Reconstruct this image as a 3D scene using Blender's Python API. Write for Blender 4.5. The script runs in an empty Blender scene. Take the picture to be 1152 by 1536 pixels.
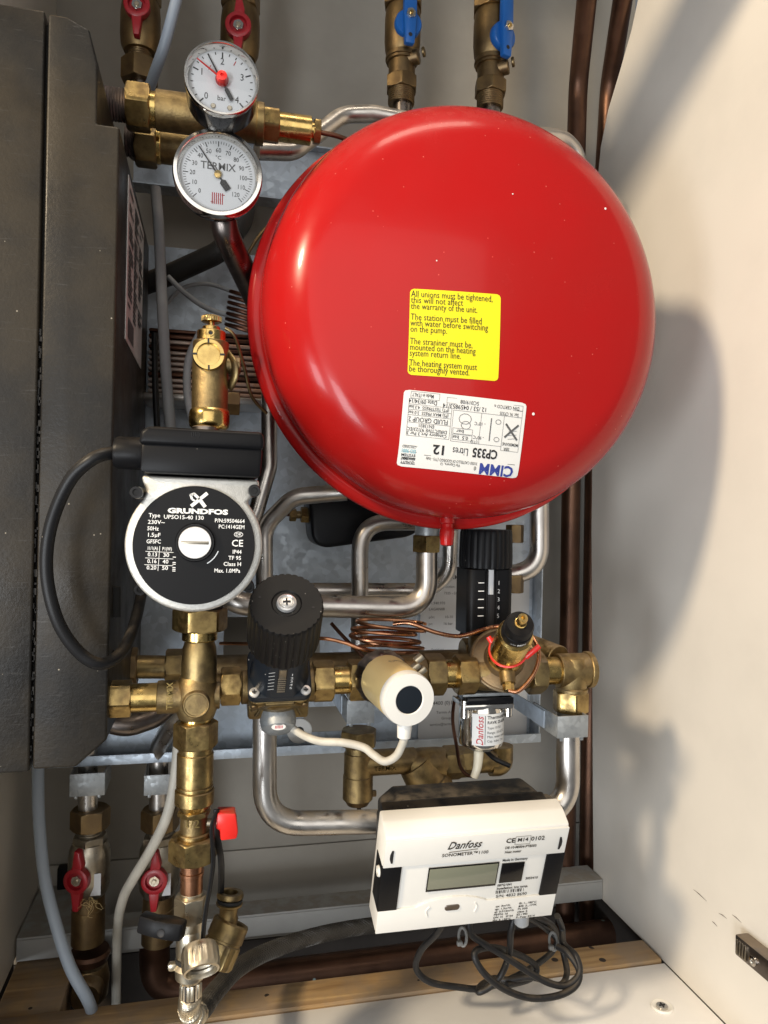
import bpy, bmesh, math, random
from mathutils import Vector, Matrix

V = Vector
rad = math.radians
random.seed(7)
scn = bpy.context.scene
COL = scn.collection

# ------------------------------------------------------------------ camera
CAM = V((0, 0, 0.9))
YAW, ROLL, FPX = rad(13.0), rad(1.2), 1109.0          # focal length in pixels of the 1152x1536 photograph
FWD = V((math.sin(YAW), math.cos(YAW), 0))
RGT = V((math.cos(YAW), -math.sin(YAW), 0))
UPV = V((0, 0, 1))
CR = RGT * math.cos(ROLL) + UPV * math.sin(ROLL)
CU = -RGT * math.sin(ROLL) + UPV * math.cos(ROLL)
cam_d = bpy.data.cameras.new('camera')
cam = bpy.data.objects.new('camera', cam_d)
COL.objects.link(cam)
mw = Matrix.Identity(4)
for i in range(3):
    mw[i][0], mw[i][1], mw[i][2], mw[i][3] = CR[i], CU[i], -FWD[i], CAM[i]
cam.matrix_world = mw
cam_d.sensor_fit = 'VERTICAL'
cam_d.sensor_height = 36.0
cam_d.lens = FPX / 1536.0 * 36.0
cam_d.clip_start, cam_d.clip_end = 0.01, 100
scn.camera = cam

# ------------------------------------------------------------------ light
world = bpy.data.worlds.new('World')
scn.world = world
world.use_nodes = True
bg = world.node_tree.nodes['Background']
bg.inputs[0].default_value = (0.93, 0.96, 1.0, 1)
bg.inputs[1].default_value = 0.15

def lamp(name, kind, loc, target, energy, color, **kw):
    d = bpy.data.lights.new(name, kind)
    d.energy, d.color = energy, color
    for k, v in kw.items():
        setattr(d, k, v)
    o = bpy.data.objects.new(name, d)
    COL.objects.link(o)
    o.location = loc
    o.rotation_euler = (V(target) - V(loc)).to_track_quat('-Z', 'Y').to_euler()
    o['kind'] = 'helper'
    return o

LDIR = V((0.79, 0.45, -0.41)).normalized()
KEYT = V((0.36, 0.58, 1.05))
lamp('ceiling_spot', 'AREA', KEYT - LDIR * 2.2, KEYT, 40, (1.0, 0.81, 0.56), shape='DISK', size=0.24)
for wx, wy in ((-1.42, -0.80), (-0.78, -1.28)):          # the two leaves of a glazed door to the left of the camera
    lamp('window_light', 'AREA', V((wx, wy, 0.35)), V((0.1, 0.6, 0.85)), 14, (0.90, 0.95, 1.0), shape='RECTANGLE', size=0.38, size_y=0.62)
lamp('room_light', 'AREA', V((0.20, 0.02, 2.75)), V((0.2, 0.55, 0.4)), 12, (1.0, 0.88, 0.72), shape='RECTANGLE', size=0.8, size_y=0.4)
lamp('front_fill', 'AREA', V((-0.3, -2.2, 1.55)), V((0.12, 0.6, 0.9)), 27, (1.0, 0.97, 0.92), shape='RECTANGLE', size=3.0, size_y=2.0)  # soft fill added behind the camera to lift the front faces

vs = scn.view_settings
vs.view_transform, vs.look, vs.gamma, vs.use_curve_mapping = 'Standard', 'None', 1.0, False
vs.exposure = 0.18
scn.cycles.max_bounces = 8
scn.cycles.caustics_reflective = False
scn.cycles.caustics_refractive = False
scn.cycles.sample_clamp_indirect = 4.0

# ------------------------------------------------------------------ pixel -> place
def ray(px, py):
    dx, dy = (px - 576) / FPX, (py - 768) / FPX
    x = dx * math.cos(ROLL) + dy * math.sin(ROLL)
    y = -dx * math.sin(ROLL) + dy * math.cos(ROLL)
    return FWD + RGT * x - UPV * y
def P(px, py, Y):
    r = ray(px, py); return CAM + r * (Y / r.y)
def PX(px, py, X):
    r = ray(px, py); return CAM + r * (X / r.x)
def PZ(px, py, z):
    r = ray(px, py); return CAM + r * ((z - CAM.z) / r.z)
def sc(p):                                             # metres per photograph pixel at p
    return (p - CAM).dot(FWD) / FPX
def Q(pts):                                            # list of (px, py, Y)
    return [P(*p) for p in pts]

# ------------------------------------------------------------------ mesh helpers
class G:
    def __init__(s): s.v, s.f = [], []
    def add(s, vs_, fs_):
        n = len(s.v)
        s.v += [V(p) for p in vs_]
        s.f += [tuple(i + n for i in f) for f in fs_]
        return s
    def __add__(s, o):
        g = G(); g.add(s.v, s.f); g.add(o.v, o.f); return g

AX, AY, AZ = V((1, 0, 0)), V((0, 1, 0)), V((0, 0, 1))
OUT = V((0, -1, 0))

def basis(ax, ref=None):
    z = ax.normalized()
    ref = ref or (AZ if abs(z.z) < 0.9 else AX)
    x = (ref - z * ref.dot(z)).normalized()
    return x, z.cross(x), z

def lathe(o, ax, prof, seg=32, ref=None, rmod=None):
    x, y, z = basis(ax, ref)
    g = G(); rings = []
    for r, h in prof:
        if r <= 1e-7:
            g.v.append(o + z * h); rings.append([len(g.v) - 1])
        else:
            ids = []
            for k in range(seg):
                a = 2 * math.pi * k / seg
                rr = rmod(a, h, r) if rmod else r
                g.v.append(o + z * h + (x * math.cos(a) + y * math.sin(a)) * rr)
                ids.append(len(g.v) - 1)
            rings.append(ids)
    for A, B in zip(rings, rings[1:]):
        if len(A) == 1 and len(B) == 1: continue
        for k in range(seg):
            k2 = (k + 1) % seg
            if len(A) == 1: g.f.append((A[0], B[k2], B[k]))
            elif len(B) == 1: g.f.append((A[k], A[k2], B[0]))
            else: g.f.append((A[k], A[k2], B[k2], B[k]))
    return g

def cyl(o, ax, r, h, bev=0.0007, seg=32, r2=None):
    r2 = r if r2 is None else r2
    b = min(bev, r * 0.4, h * 0.4)
    return lathe(o, ax, [(0, 0), (r - b, 0), (r, b), (r2, h - b), (r2 - b, h), (0, h)], seg)

def ringcyl(o, ax, r, rin, h, depth=None, bev=0.0006, seg=40):   # cylinder with a recess in its far end
    depth = depth if depth is not None else h * 0.6
    return lathe(o, ax, [(0, 0), (r - bev, 0), (r, bev), (r, h - bev), (r - bev, h), (rin + bev, h), (rin, h - bev), (rin, h - depth), (0, h - depth)], seg)

def thread(o, ax, r, h, n, amp=0.06, seg=28):
    prof = [(0, 0)]
    for i in range(n):
        prof += [(r * (1 - amp), h * i / n), (r, h * (i + 0.5) / n)]
    prof += [(r * (1 - amp), h), (0, h)]
    return lathe(o, ax, prof, seg)

def nut(o, ax, af, h, roll=0.0, ref=None, seg=60):
    a = af / 2
    def hexr(t):
        t = (t + roll) % (math.pi / 3) - math.pi / 6
        return a / math.cos(t)
    e = 0.05 * af
    prof = [(0, 0), (a * 0.98, 0)]
    ds = [0.0, 0.33, 0.66, 1.0]
    for d in ds: prof.append((a * 1.003 + d * e * 1.75, d * e))
    for d in reversed(ds): prof.append((a * 1.003 + d * e * 1.75, h - d * e))
    prof += [(a * 0.98, h), (0, h)]
    return lathe(o, ax, prof, seg, ref, lambda t, hh, r: min(r, hexr(t) - 0.00015))

def fillet(pts, R, n=8):
    out = [pts[0]]
    for a, b, c in zip(pts, pts[1:], pts[2:]):
        u, w = (a - b), (c - b)
        lu, lw = u.length, w.length
        u, w = u / lu, w / lw
        ang = u.angle(w)
        if ang > 3.1: out.append(b); continue
        d = min(R / math.tan(ang / 2), lu * 0.49, lw * 0.49)
        p0, p1 = b + u * d, b + w * d
        for i in range(n + 1):
            t = i / n
            out.append(p0 * (1 - t) ** 2 + b * 2 * t * (1 - t) * 1.0 + p1 * t ** 2)
    out.append(pts[-1])
    return out

def spline(pts, n=8, closed=False):
    out = []; N = len(pts)
    rng = range(N if closed else N - 1)
    for i in rng:
        if closed: p0, p1, p2, p3 = pts[(i - 1) % N], pts[i], pts[(i + 1) % N], pts[(i + 2) % N]
        else: p0, p1, p2, p3 = pts[max(i - 1, 0)], pts[i], pts[i + 1], pts[min(i + 2, N - 1)]
        for k in range(n):
            t = k / n
            out.append(0.5 * (2 * p1 + (p2 - p0) * t + (2 * p0 - 5 * p1 + 4 * p2 - p3) * t * t + (3 * p1 - p0 - 3 * p2 + p3) * t ** 3))
    if not closed: out.append(pts[-1])
    return out

def tube(path, r, seg=16, closed=False, rfun=None, flat=None):
    g = G(); n = len(path); rings = []
    T = []
    for i in range(n):
        a = path[(i - 1) % n] if (closed or i) else path[0]
        b = path[(i + 1) % n] if (closed or i < n - 1) else path[-1]
        d = (b - a)
        T.append(d.normalized() if d.length > 1e-9 else (T[-1] if T else AX.copy()))
    x, y, _ = basis(T[0])
    for i in range(n):
        x = (x - T[i] * x.dot(T[i])).normalized()
        y = T[i].cross(x)
        rr = rfun(i / (n - 1)) if rfun else r
        fy = flat if flat else 1.0
        ids = []
        for k in range(seg):
            a = 2 * math.pi * k / seg
            g.v.append(path[i] + x * math.cos(a) * rr + y * math.sin(a) * rr * fy); ids.append(len(g.v) - 1)
        rings.append(ids)
    m = n if closed else n - 1
    for i in range(m):
        A, B = rings[i], rings[(i + 1) % n]
        for k in range(seg):
            k2 = (k + 1) % seg
            g.f.append((A[k], A[k2], B[k2], B[k]))
    if not closed:
        g.f.append(tuple(reversed(rings[0]))); g.f.append(tuple(rings[-1]))
    return g

def from_bm(bm):
    g = G()
    bm.verts.index_update()
    g.v = [v.co.copy() for v in bm.verts]
    g.f = [tuple(v.index for v in f.verts) for f in bm.faces]
    bm.free(); return g

def box(c, size, bas=None, bev=0.001, seg=2):
    bm = bmesh.new()
    bmesh.ops.create_cube(bm, size=1.0)
    for v in bm.verts: v.co = V((v.co.x * size[0], v.co.y * size[1], v.co.z * size[2]))
    if bev: bmesh.ops.bevel(bm, geom=list(bm.edges), offset=bev, segments=seg, affect='EDGES', profile=0.5)
    x, y, z = bas or (AX, AY, AZ)
    g = from_bm(bm)
    g.v = [c + x * v.x + y * v.y + z * v.z for v in g.v]
    return g

def prism(poly, o, bx, by, h, bev=0.0, seg=2, bz=None):
    bz = bz or bx.cross(by).normalized()
    bm = bmesh.new()
    vs0 = [bm.verts.new((p[0], p[1], 0)) for p in poly]
    f = bm.faces.new(vs0)
    r = bmesh.ops.extrude_face_region(bm, geom=[f])
    for e in r['geom']:
        if isinstance(e, bmesh.types.BMVert): e.co.z += h
    bmesh.ops.recalc_face_normals(bm, faces=bm.faces)
    if bev:
        bmesh.ops.bevel(bm, geom=list(bm.edges), offset=bev, segments=seg, affect='EDGES', profile=0.5, clamp_overlap=True)
    g = from_bm(bm)
    g.v = [o + bx * v.x + by * v.y + bz * v.z for v in g.v]
    return g

def rrect(w, h, r, n=4, cx=0, cy=0):
    out = []
    for sx, sy, a0 in ((1, 1, 0), (-1, 1, 90), (-1, -1, 180), (1, -1, 270)):
        for k in range(n + 1):
            a = rad(a0 + 90 * k / n)
            out.append((cx + sx * (w / 2 - r) + r * math.cos(a), cy + sy * (h / 2 - r) + r * math.sin(a)))
    return out

def mk(name, g, mat, parent=None, sharp=38, origin=None):
    lo = V((min(v.x for v in g.v), min(v.y for v in g.v), min(v.z for v in g.v)))
    hi = V((max(v.x for v in g.v), max(v.y for v in g.v), max(v.z for v in g.v)))
    c = origin or (lo + hi) / 2
    me = bpy.data.meshes.new(name)
    me.from_pydata([tuple(v - c) for v in g.v], [], g.f)
    bm = bmesh.new(); bm.from_mesh(me)
    bmesh.ops.recalc_face_normals(bm, faces=bm.faces)
    bm.to_mesh(me); bm.free()
    me.materials.append(M[mat] if isinstance(mat, str) else mat)
    me.shade_smooth()
    me.set_sharp_from_angle(angle=rad(sharp))
    o = bpy.data.objects.new(name, me)
    COL.objects.link(o)
    if parent is not None:
        o.parent = parent; o.location = c - WL[parent.name]
    else:
        o.location = c
    WL[o.name] = c
    return o
WL = {}

def root(name, loc, label, cat, group=None):
    o = bpy.data.objects.new(name, None)
    o.empty_display_size = 0.01
    COL.objects.link(o)
    o.location = loc
    WL[o.name] = V(loc)
    return tag(o, label, cat, group)
def tag(o, label, cat, group=None):
    o['label'] = label; o['category'] = cat
    if group: o['group'] = group
    return o
def structure(name, g, mat, parent=None, sharp=38):
    o = mk(name, g, mat, parent, sharp)
    if parent is None: o['kind'] = 'structure'
    return o

def text(items, o, bx, by, mat, parent, name='lettering', fn=None):
    """items: (string, u, v, size, align, bold, xscale); flat print placed on the plane o + bx*u + by*v (or by fn(u, v))"""
    tmp = []
    for it in items:
        s, u, v, size = it[:4]
        cu = bpy.data.curves.new('t', 'FONT')
        cu.body = s; cu.size = size; cu.align_x = it[4] if len(it) > 4 else 'LEFT'; cu.align_y = 'CENTER'
        cu.resolution_u = 2
        cu.offset = (it[5] if len(it) > 5 else 0) * size
        if len(it) > 7: cu.shear = it[7]
        ob = bpy.data.objects.new('t', cu); COL.objects.link(ob)
        tmp.append((ob, cu, u, v, it[6] if len(it) > 6 else 1.0))
    dg = bpy.context.evaluated_depsgraph_get()
    dg.update()
    g = G()
    for ob, cu, u, v, xs in tmp:
        e = ob.evaluated_get(dg); me = e.to_mesh()
        vs_ = []
        if xs < 0:                                       # negative: the width the line has to fill
            xx_ = [q.co.x for q in me.vertices]; xs = -xs / max(1e-6, max(xx_) - min(xx_))
        for q in me.vertices:
            a, b = u + q.co.x * xs, v + q.co.y
            vs_.append(fn(a, b) if fn else o + bx * a + by * b)
        g.add(vs_, [tuple(p.vertices) for p in me.polygons])
        e.to_mesh_clear()
    for ob, cu, *_ in tmp:
        bpy.data.objects.remove(ob); bpy.data.curves.remove(cu)
    return mk(name, g, mat, parent)

def strips(segs, o, bx, by, w=None, fn=None):          # flat thin bars (u0,v0,u1,v1,width)
    g = G()
    for u0, v0, u1, v1, ww in segs:
        d = V((u1 - u0, v1 - v0)); d.normalize(); nx, ny = -d.y * ww / 2, d.x * ww / 2
        q = [(u0 + nx, v0 + ny), (u0 - nx, v0 - ny), (u1 - nx, v1 - ny), (u1 + nx, v1 + ny)]
        g.add([fn(*p) if fn else o + bx * p[0] + by * p[1] for p in q], [(0, 1, 2, 3)])
    return g

# ------------------------------------------------------------------ materials
M = {}
def mat(name, col, rough=0.5, metal=0.0, var=0.0, vs_=40, col2=None, rvar=0.0, bump=0.0, bs=300, dust=0.0, dcol=(0.30, 0.23, 0.15),
        speck=0.0, spc=(0.75, 0.72, 0.66), sps=220, coat=0.0, spec=0.5, stretch=None, scratch=0.0, voro=0.0, vscale=120, aniso=0.0, ior=None):
    m = bpy.data.materials.new(name); m.use_nodes = True
    nt = m.node_tree; N, L = nt.nodes, nt.links
    b = N['Principled BSDF']
    b.inputs['Roughness'].default_value = rough
    b.inputs['Metallic'].default_value = metal
    b.inputs['Specular IOR Level'].default_value = spec
    b.inputs['Coat Weight'].default_value = coat
    b.inputs['Coat Roughness'].default_value = 0.06
    tc = N.new('ShaderNodeTexCoord'); mp = N.new('ShaderNodeMapping')
    L.new(tc.outputs['Object'], mp.inputs[0])
    if stretch: mp.inputs['Scale'].default_value = stretch
    def noise(scale, detail=5, rough_=0.6):
        n = N.new('ShaderNodeTexNoise'); n.inputs['Scale'].default_value = scale; n.inputs['Detail'].default_value = detail
        n.inputs['Roughness'].default_value = rough_
        L.new(mp.outputs[0], n.inputs['Vector']); return n
    def ramp(src, lo, hi):
        r = N.new('ShaderNodeMapRange'); r.interpolation_type = 'SMOOTHSTEP'
        r.inputs[1].default_value, r.inputs[2].default_value = lo, hi
        L.new(src, r.inputs[0]); return r.outputs[0]
    def mix(a, bcol, fac):
        x = N.new('ShaderNodeMix'); x.data_type = 'RGBA'
        if hasattr(a, 'links'): L.new(a, x.inputs[6])
        else: x.inputs[6].default_value = (*a, 1)
        if hasattr(bcol, 'links'): L.new(bcol, x.inputs[7])
        else: x.inputs[7].default_value = (*bcol, 1)
        if hasattr(fac, 'links'): L.new(fac, x.inputs[0])
        else: x.inputs[0].default_value = fac
        return x.outputs[2]
    def mul(a, k):
        x = N.new('ShaderNodeMath'); x.operation = 'MULTIPLY'
        L.new(a, x.inputs[0])
        if hasattr(k, 'links'): L.new(k, x.inputs[1])
        else: x.inputs[1].default_value = k
        return x.outputs[0]
    c = col
    rsock = None
    if var or col2:
        n = noise(vs_)
        c2 = col2 or tuple(max(0, k * (1 - var)) for k in col)
        c = mix(col, c2, ramp(n.outputs[0], 0.35, 0.68))
    if voro:
        w = N.new('ShaderNodeTexVoronoi'); w.inputs['Scale'].default_value = vscale
        L.new(mp.outputs[0], w.inputs['Vector'])
        sep = N.new('ShaderNodeSeparateColor'); L.new(w.outputs['Color'], sep.inputs[0])
        c = mix(c, tuple(k * (1 - voro) for k in col), sep.outputs[0])
        rr = N.new('ShaderNodeMapRange'); rr.inputs[3].default_value, rr.inputs[4].default_value = rough - 0.1, rough + 0.15
        L.new(sep.outputs[1], rr.inputs[0]); rsock = rr.outputs[0]
    if rvar:
        n = noise(vs_ * 1.7)
        rr = N.new('ShaderNodeMapRange'); rr.inputs[1].default_value, rr.inputs[2].default_value = 0.3, 0.7
        rr.inputs[3].default_value, rr.inputs[4].default_value = max(0.02, rough - rvar), min(1, rough + rvar)
        L.new(n.outputs[0], rr.inputs[0]); rsock = rr.outputs[0]
    if scratch:
        n = N.new('ShaderNodeTexNoise'); n.inputs['Scale'].default_value = 60; n.inputs['Detail'].default_value = 4
        m2 = N.new('ShaderNodeMapping'); m2.inputs['Scale'].default_value = (1, 1, 12); m2.inputs['Rotation'].default_value = (0.3, 0.5, 0.2)
        L.new(tc.outputs['Object'], m2.inputs[0]); L.new(m2.outputs[0], n.inputs['Vector'])
        c = mix(c, tuple(min(1, k * 2.4 + 0.03) for k in col), mul(ramp(n.outputs[0], 0.62, 0.78), scratch))
    facs = []
    if speck:
        w = N.new('ShaderNodeTexVoronoi'); w.inputs['Scale'].default_value = sps
        L.new(tc.outputs['Object'], w.inputs['Vector'])
        sep = N.new('ShaderNodeSeparateColor'); L.new(w.outputs['Color'], sep.inputs[0])
        lt = N.new('ShaderNodeMath'); lt.operation = 'LESS_THAN'; lt.inputs[1].default_value = speck
        L.new(sep.outputs[0], lt.inputs[0])
        r = N.new('ShaderNodeMapRange'); r.inputs[1].default_value, r.inputs[2].default_value = 0.16, 0.10
        L.new(w.outputs['Distance'], r.inputs[0])
        facs.append((mul(lt.outputs[0], r.outputs[0]), spc))
    if dust:
        ge = N.new('ShaderNodeNewGeometry'); sp = N.new('ShaderNodeSeparateXYZ'); L.new(ge.outputs['Normal'], sp.inputs[0])
        up = ramp(sp.outputs[2], 0.25, 0.95)
        n = noise(55, 6)
        facs.append((mul(mul(up, ramp(n.outputs[0], 0.36, 0.60)), dust), dcol))
    last = None
    for f, dc in facs:
        c = mix(c, dc, f)
        last = f
        if metal > 0:
            inv = N.new('ShaderNodeMath'); inv.operation = 'MULTIPLY_ADD'
            L.new(f, inv.inputs[0]); inv.inputs[1].default_value = -metal; inv.inputs[2].default_value = metal
            L.new(inv.outputs[0], b.inputs['Metallic'])
        x = N.new('ShaderNodeMix'); L.new(f, x.inputs[0])
        if rsock is not None: L.new(rsock, x.inputs[2])
        else: x.inputs[2].default_value = rough
        x.inputs[3].default_value = 0.9
        rsock = x.outputs[0]
    if hasattr(c, 'links'): L.new(c, b.inputs['Base Color'])
    else: b.inputs['Base Color'].default_value = (*c, 1)
    if rsock is not None: L.new(rsock, b.inputs['Roughness'])
    if bump:
        n = noise(bs, 4)
        bp = N.new('ShaderNodeBump'); bp.inputs['Strength'].default_value = bump; bp.inputs['Distance'].default_value = 0.001
        L.new(n.outputs[0], bp.inputs['Height']); L.new(bp.outputs[0], b.inputs['Normal'])
    M[name] = m
    return m

mat('brass', (0.40, 0.285, 0.115), 0.36, 1, col2=(0.20, 0.135, 0.06), vs_=85, rvar=0.12, bump=0.06, bs=500, dust=0.45)
mat('brass_bright', (0.66, 0.47, 0.17), 0.24, 1, col2=(0.48, 0.33, 0.12), vs_=80, rvar=0.10, bump=0.04, bs=600, dust=0.3)
mat('brass_cast', (0.34, 0.245, 0.11), 0.46, 1, col2=(0.185, 0.13, 0.065), vs_=75, bump=0.25, bs=700, dust=0.5)
mat('brass_dark', (0.26, 0.18, 0.085), 0.45, 1, col2=(0.16, 0.11, 0.06), vs_=35, bump=0.15, bs=500, dust=0.5)
mat('brass_dull', (0.32, 0.235, 0.105), 0.42, 1, col2=(0.16, 0.115, 0.06), vs_=70, bump=0.12, bs=500, dust=0.7)
mat('nickel', (0.58, 0.52, 0.41), 0.34, 1, col2=(0.52, 0.46, 0.35), vs_=60, rvar=0.1, dust=0.4)
mat('nickel_dirty', (0.42, 0.38, 0.31), 0.36, 1, col2=(0.26, 0.23, 0.18), vs_=50, rvar=0.12, dust=0.6)
mat('steel', (0.60, 0.57, 0.53), 0.33, 1, col2=(0.46, 0.43, 0.40), vs_=30, rvar=0.09, dust=0.75, dcol=(0.34, 0.26, 0.16))
mat('steel_dark', (0.24, 0.21, 0.19), 0.34, 1, col2=(0.13, 0.11, 0.10), vs_=22, rvar=0.1, dust=0.5)
mat('chrome', (0.72, 0.70, 0.66), 0.12, 1, col2=(0.62, 0.58, 0.52), vs_=60, rvar=0.05)
mat('galvanised', (0.52, 0.59, 0.67), 0.44, 0.35, voro=0.28, vscale=150, var=0.2, vs_=9)
mat('galvanised_bracket', (0.36, 0.38, 0.39), 0.45, 0.5, voro=0.25, vscale=260, dust=0.4)
mat('aluminium', (0.66, 0.64, 0.59), 0.48, 0.75, var=0.12, vs_=300, bump=0.3, bs=1500)
mat('copper', (0.50, 0.25, 0.14), 0.30, 1, col2=(0.30, 0.14, 0.075), vs_=40, rvar=0.1)
mat('copper_old', (0.14, 0.072, 0.045), 0.40, 0.85, col2=(0.085, 0.045, 0.03), vs_=14, rvar=0.1, speck=0.02, spc=(0.25, 0.35, 0.33), sps=60)
mat('copper_dark', (0.17, 0.085, 0.055), 0.42, 1, col2=(0.08, 0.04, 0.03), vs_=30)
mat('foam', (0.014, 0.013, 0.012), 0.42, 0, col2=(0.034, 0.027, 0.018), vs_=11, bump=0.22, bs=420, speck=0.02, sps=240, spc=(0.30, 0.27, 0.22), rvar=0.12, scratch=0.5, spec=0.26, dust=0.3)
mat('copper_brazed', (0.52, 0.46, 0.42), 0.40, 0.6, col2=(0.42, 0.21, 0.12), vs_=26, dust=0.3)
mat('foam_raw', (0.016, 0.015, 0.014), 0.9, 0, bump=1.0, bs=500)
mat('black_plastic', (0.008, 0.008, 0.009), 0.38, 0, bump=0.05, bs=900, speck=0.02, sps=300, spc=(.3,.28,.25), dust=0.06, spec=0.14)
mat('black_gloss', (0.006, 0.006, 0.007), 0.18, 0, spec=0.3)
mat('black_dusty', (0.014, 0.013, 0.012), 0.6, 0, bump=0.3, bs=700, dust=0.85, dcol=(0.16, 0.13, 0.095))
mat('black_knob', (0.008, 0.0075, 0.0075), 0.45, 0, speck=0.06, sps=420, spc=(.35,.32,.28), bump=0.05, bs=700, spec=0.18)
mat('blue_black', (0.011, 0.015, 0.021), 0.38, 0, speck=0.02, sps=300, spec=0.25)
mat('black_print', (0.007, 0.007, 0.008), 0.33, spec=0.2)
mat('rubber_cable', (0.011, 0.011, 0.012), 0.42, 0, speck=0.03, sps=300, spc=(.2,.18,.15), spec=0.3, dust=0.15)
mat('red_paint', (0.41, 0.010, 0.010), 0.22, 0, coat=0.10, col2=(0.385, 0.012, 0.011), rvar=0.07, vs_=9, dust=0.16, dcol=(0.50, 0.20, 0.17), spec=0.22, bump=0.012, bs=160, speck=0.05, sps=260, spc=(0.60, 0.10, 0.08))
mat('red_plastic', (0.34, 0.012, 0.020), 0.36, 0, bump=0.05)
mat('red_bright', (0.75, 0.025, 0.018), 0.32, 0, dust=0.5, dcol=(0.45, 0.2, 0.1))
mat('blue_plastic', (0.010, 0.10, 0.36), 0.36, 0, speck=0.03, sps=120)
mat('white_paint', (0.66, 0.62, 0.55), 0.55, 0, var=0.06, vs_=6, bump=0.04, bs=400)
mat('wall_paint', (0.36, 0.335, 0.295), 0.75, 0, col2=(0.29, 0.27, 0.235), vs_=5, bump=0.1, bs=160)
mat('panel_laminate', (0.74, 0.70, 0.635), 0.55, 0, var=0.07, vs_=7, bump=0.05, bs=500)
mat('laminate_base', (0.88, 0.87, 0.86), 0.42, 0, var=0.04, vs_=12)
mat('white_plastic', (0.80, 0.78, 0.73), 0.36, 0, var=0.03, vs_=20, speck=0.004, sps=150, spc=(0.2, 0.18, 0.15))
mat('cream_plastic', (0.74, 0.55, 0.25), 0.38, 0, var=0.08, vs_=30)
mat('ivory_plastic', (0.74, 0.66, 0.50), 0.4, 0)
mat('grey_rail', (0.33, 0.33, 0.32), 0.5, 0.0, dust=0.75, dcol=(0.28, 0.25, 0.21), var=0.1, vs_=20)
mat('grey_cable', (0.34, 0.35, 0.36), 0.5, 0, var=0.1, vs_=40)
mat('white_cable', (0.55, 0.52, 0.45), 0.5, 0, var=0.15, vs_=60)
mat('blue_grey_cable', (0.25, 0.29, 0.34), 0.45, 0)
mat('paper', (0.78, 0.77, 0.74), 0.55)
mat('paper_grey', (0.55, 0.56, 0.57), 0.5)
mat('yellow_sticker', (0.86, 0.74, 0.006), 0.5)
mat('white_print', (0.85, 0.85, 0.83), 0.5)
mat('ink', (0.012, 0.011, 0.012), 0.6)
mat('ink_grey', (0.10, 0.10, 0.10), 0.6)
mat('ink_blue', (0.03, 0.05, 0.28), 0.6)
mat('ink_cyan', (0.25, 0.50, 0.58), 0.6)
mat('ink_red', (0.50, 0.02, 0.03), 0.6)
mat('dial', (0.88, 0.89, 0.90), 0.5)
mat('lcd', (0.20, 0.205, 0.15), 0.14, 0, spec=0.6)
mat('rust_grey', (0.20, 0.16, 0.15), 0.5, 0.6, col2=(0.10, 0.08, 0.07), vs_=80)
mat('silver_machined', (0.80, 0.78, 0.75), 0.34, 0.7)
mat('gasket', (0.01, 0.01, 0.01), 0.7)
mat('void_shade', (0.045, 0.036, 0.030), 0.85, 0, var=0.4, vs_=8)  # shade of the space under the cabinet, put into the colour
mat('clear_tie', (0.16, 0.16, 0.155), 0.4)
mat('hose', (0.060, 0.055, 0.048), 0.42, 0.2, bump=0.3, bs=1200)
mat('brass_dirty', (0.30, 0.22, 0.13), 0.48, 0.9, col2=(0.20, 0.15, 0.095), vs_=50, bump=0.2, bs=600, dust=0.5)

def glass(name):
    m = bpy.data.materials.new(name); m.use_nodes = True
    N, L = m.node_tree.nodes, m.node_tree.links
    N.remove(N['Principled BSDF'])
    t = N.new('ShaderNodeBsdfTransparent'); gl = N.new('ShaderNodeBsdfGlossy'); mx = N.new('ShaderNodeMixShader'); fr = N.new('ShaderNodeFresnel')
    gl.inputs['Roughness'].default_value = 0.04
    fr.inputs[0].default_value = 1.45
    L.new(fr.outputs[0], mx.inputs[0]); L.new(t.outputs[0], mx.inputs[1]); L.new(gl.outputs[0], mx.inputs[2])
    L.new(mx.outputs[0], N['Material Output'].inputs[0])
    M[name] = m
glass('glass')

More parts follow.
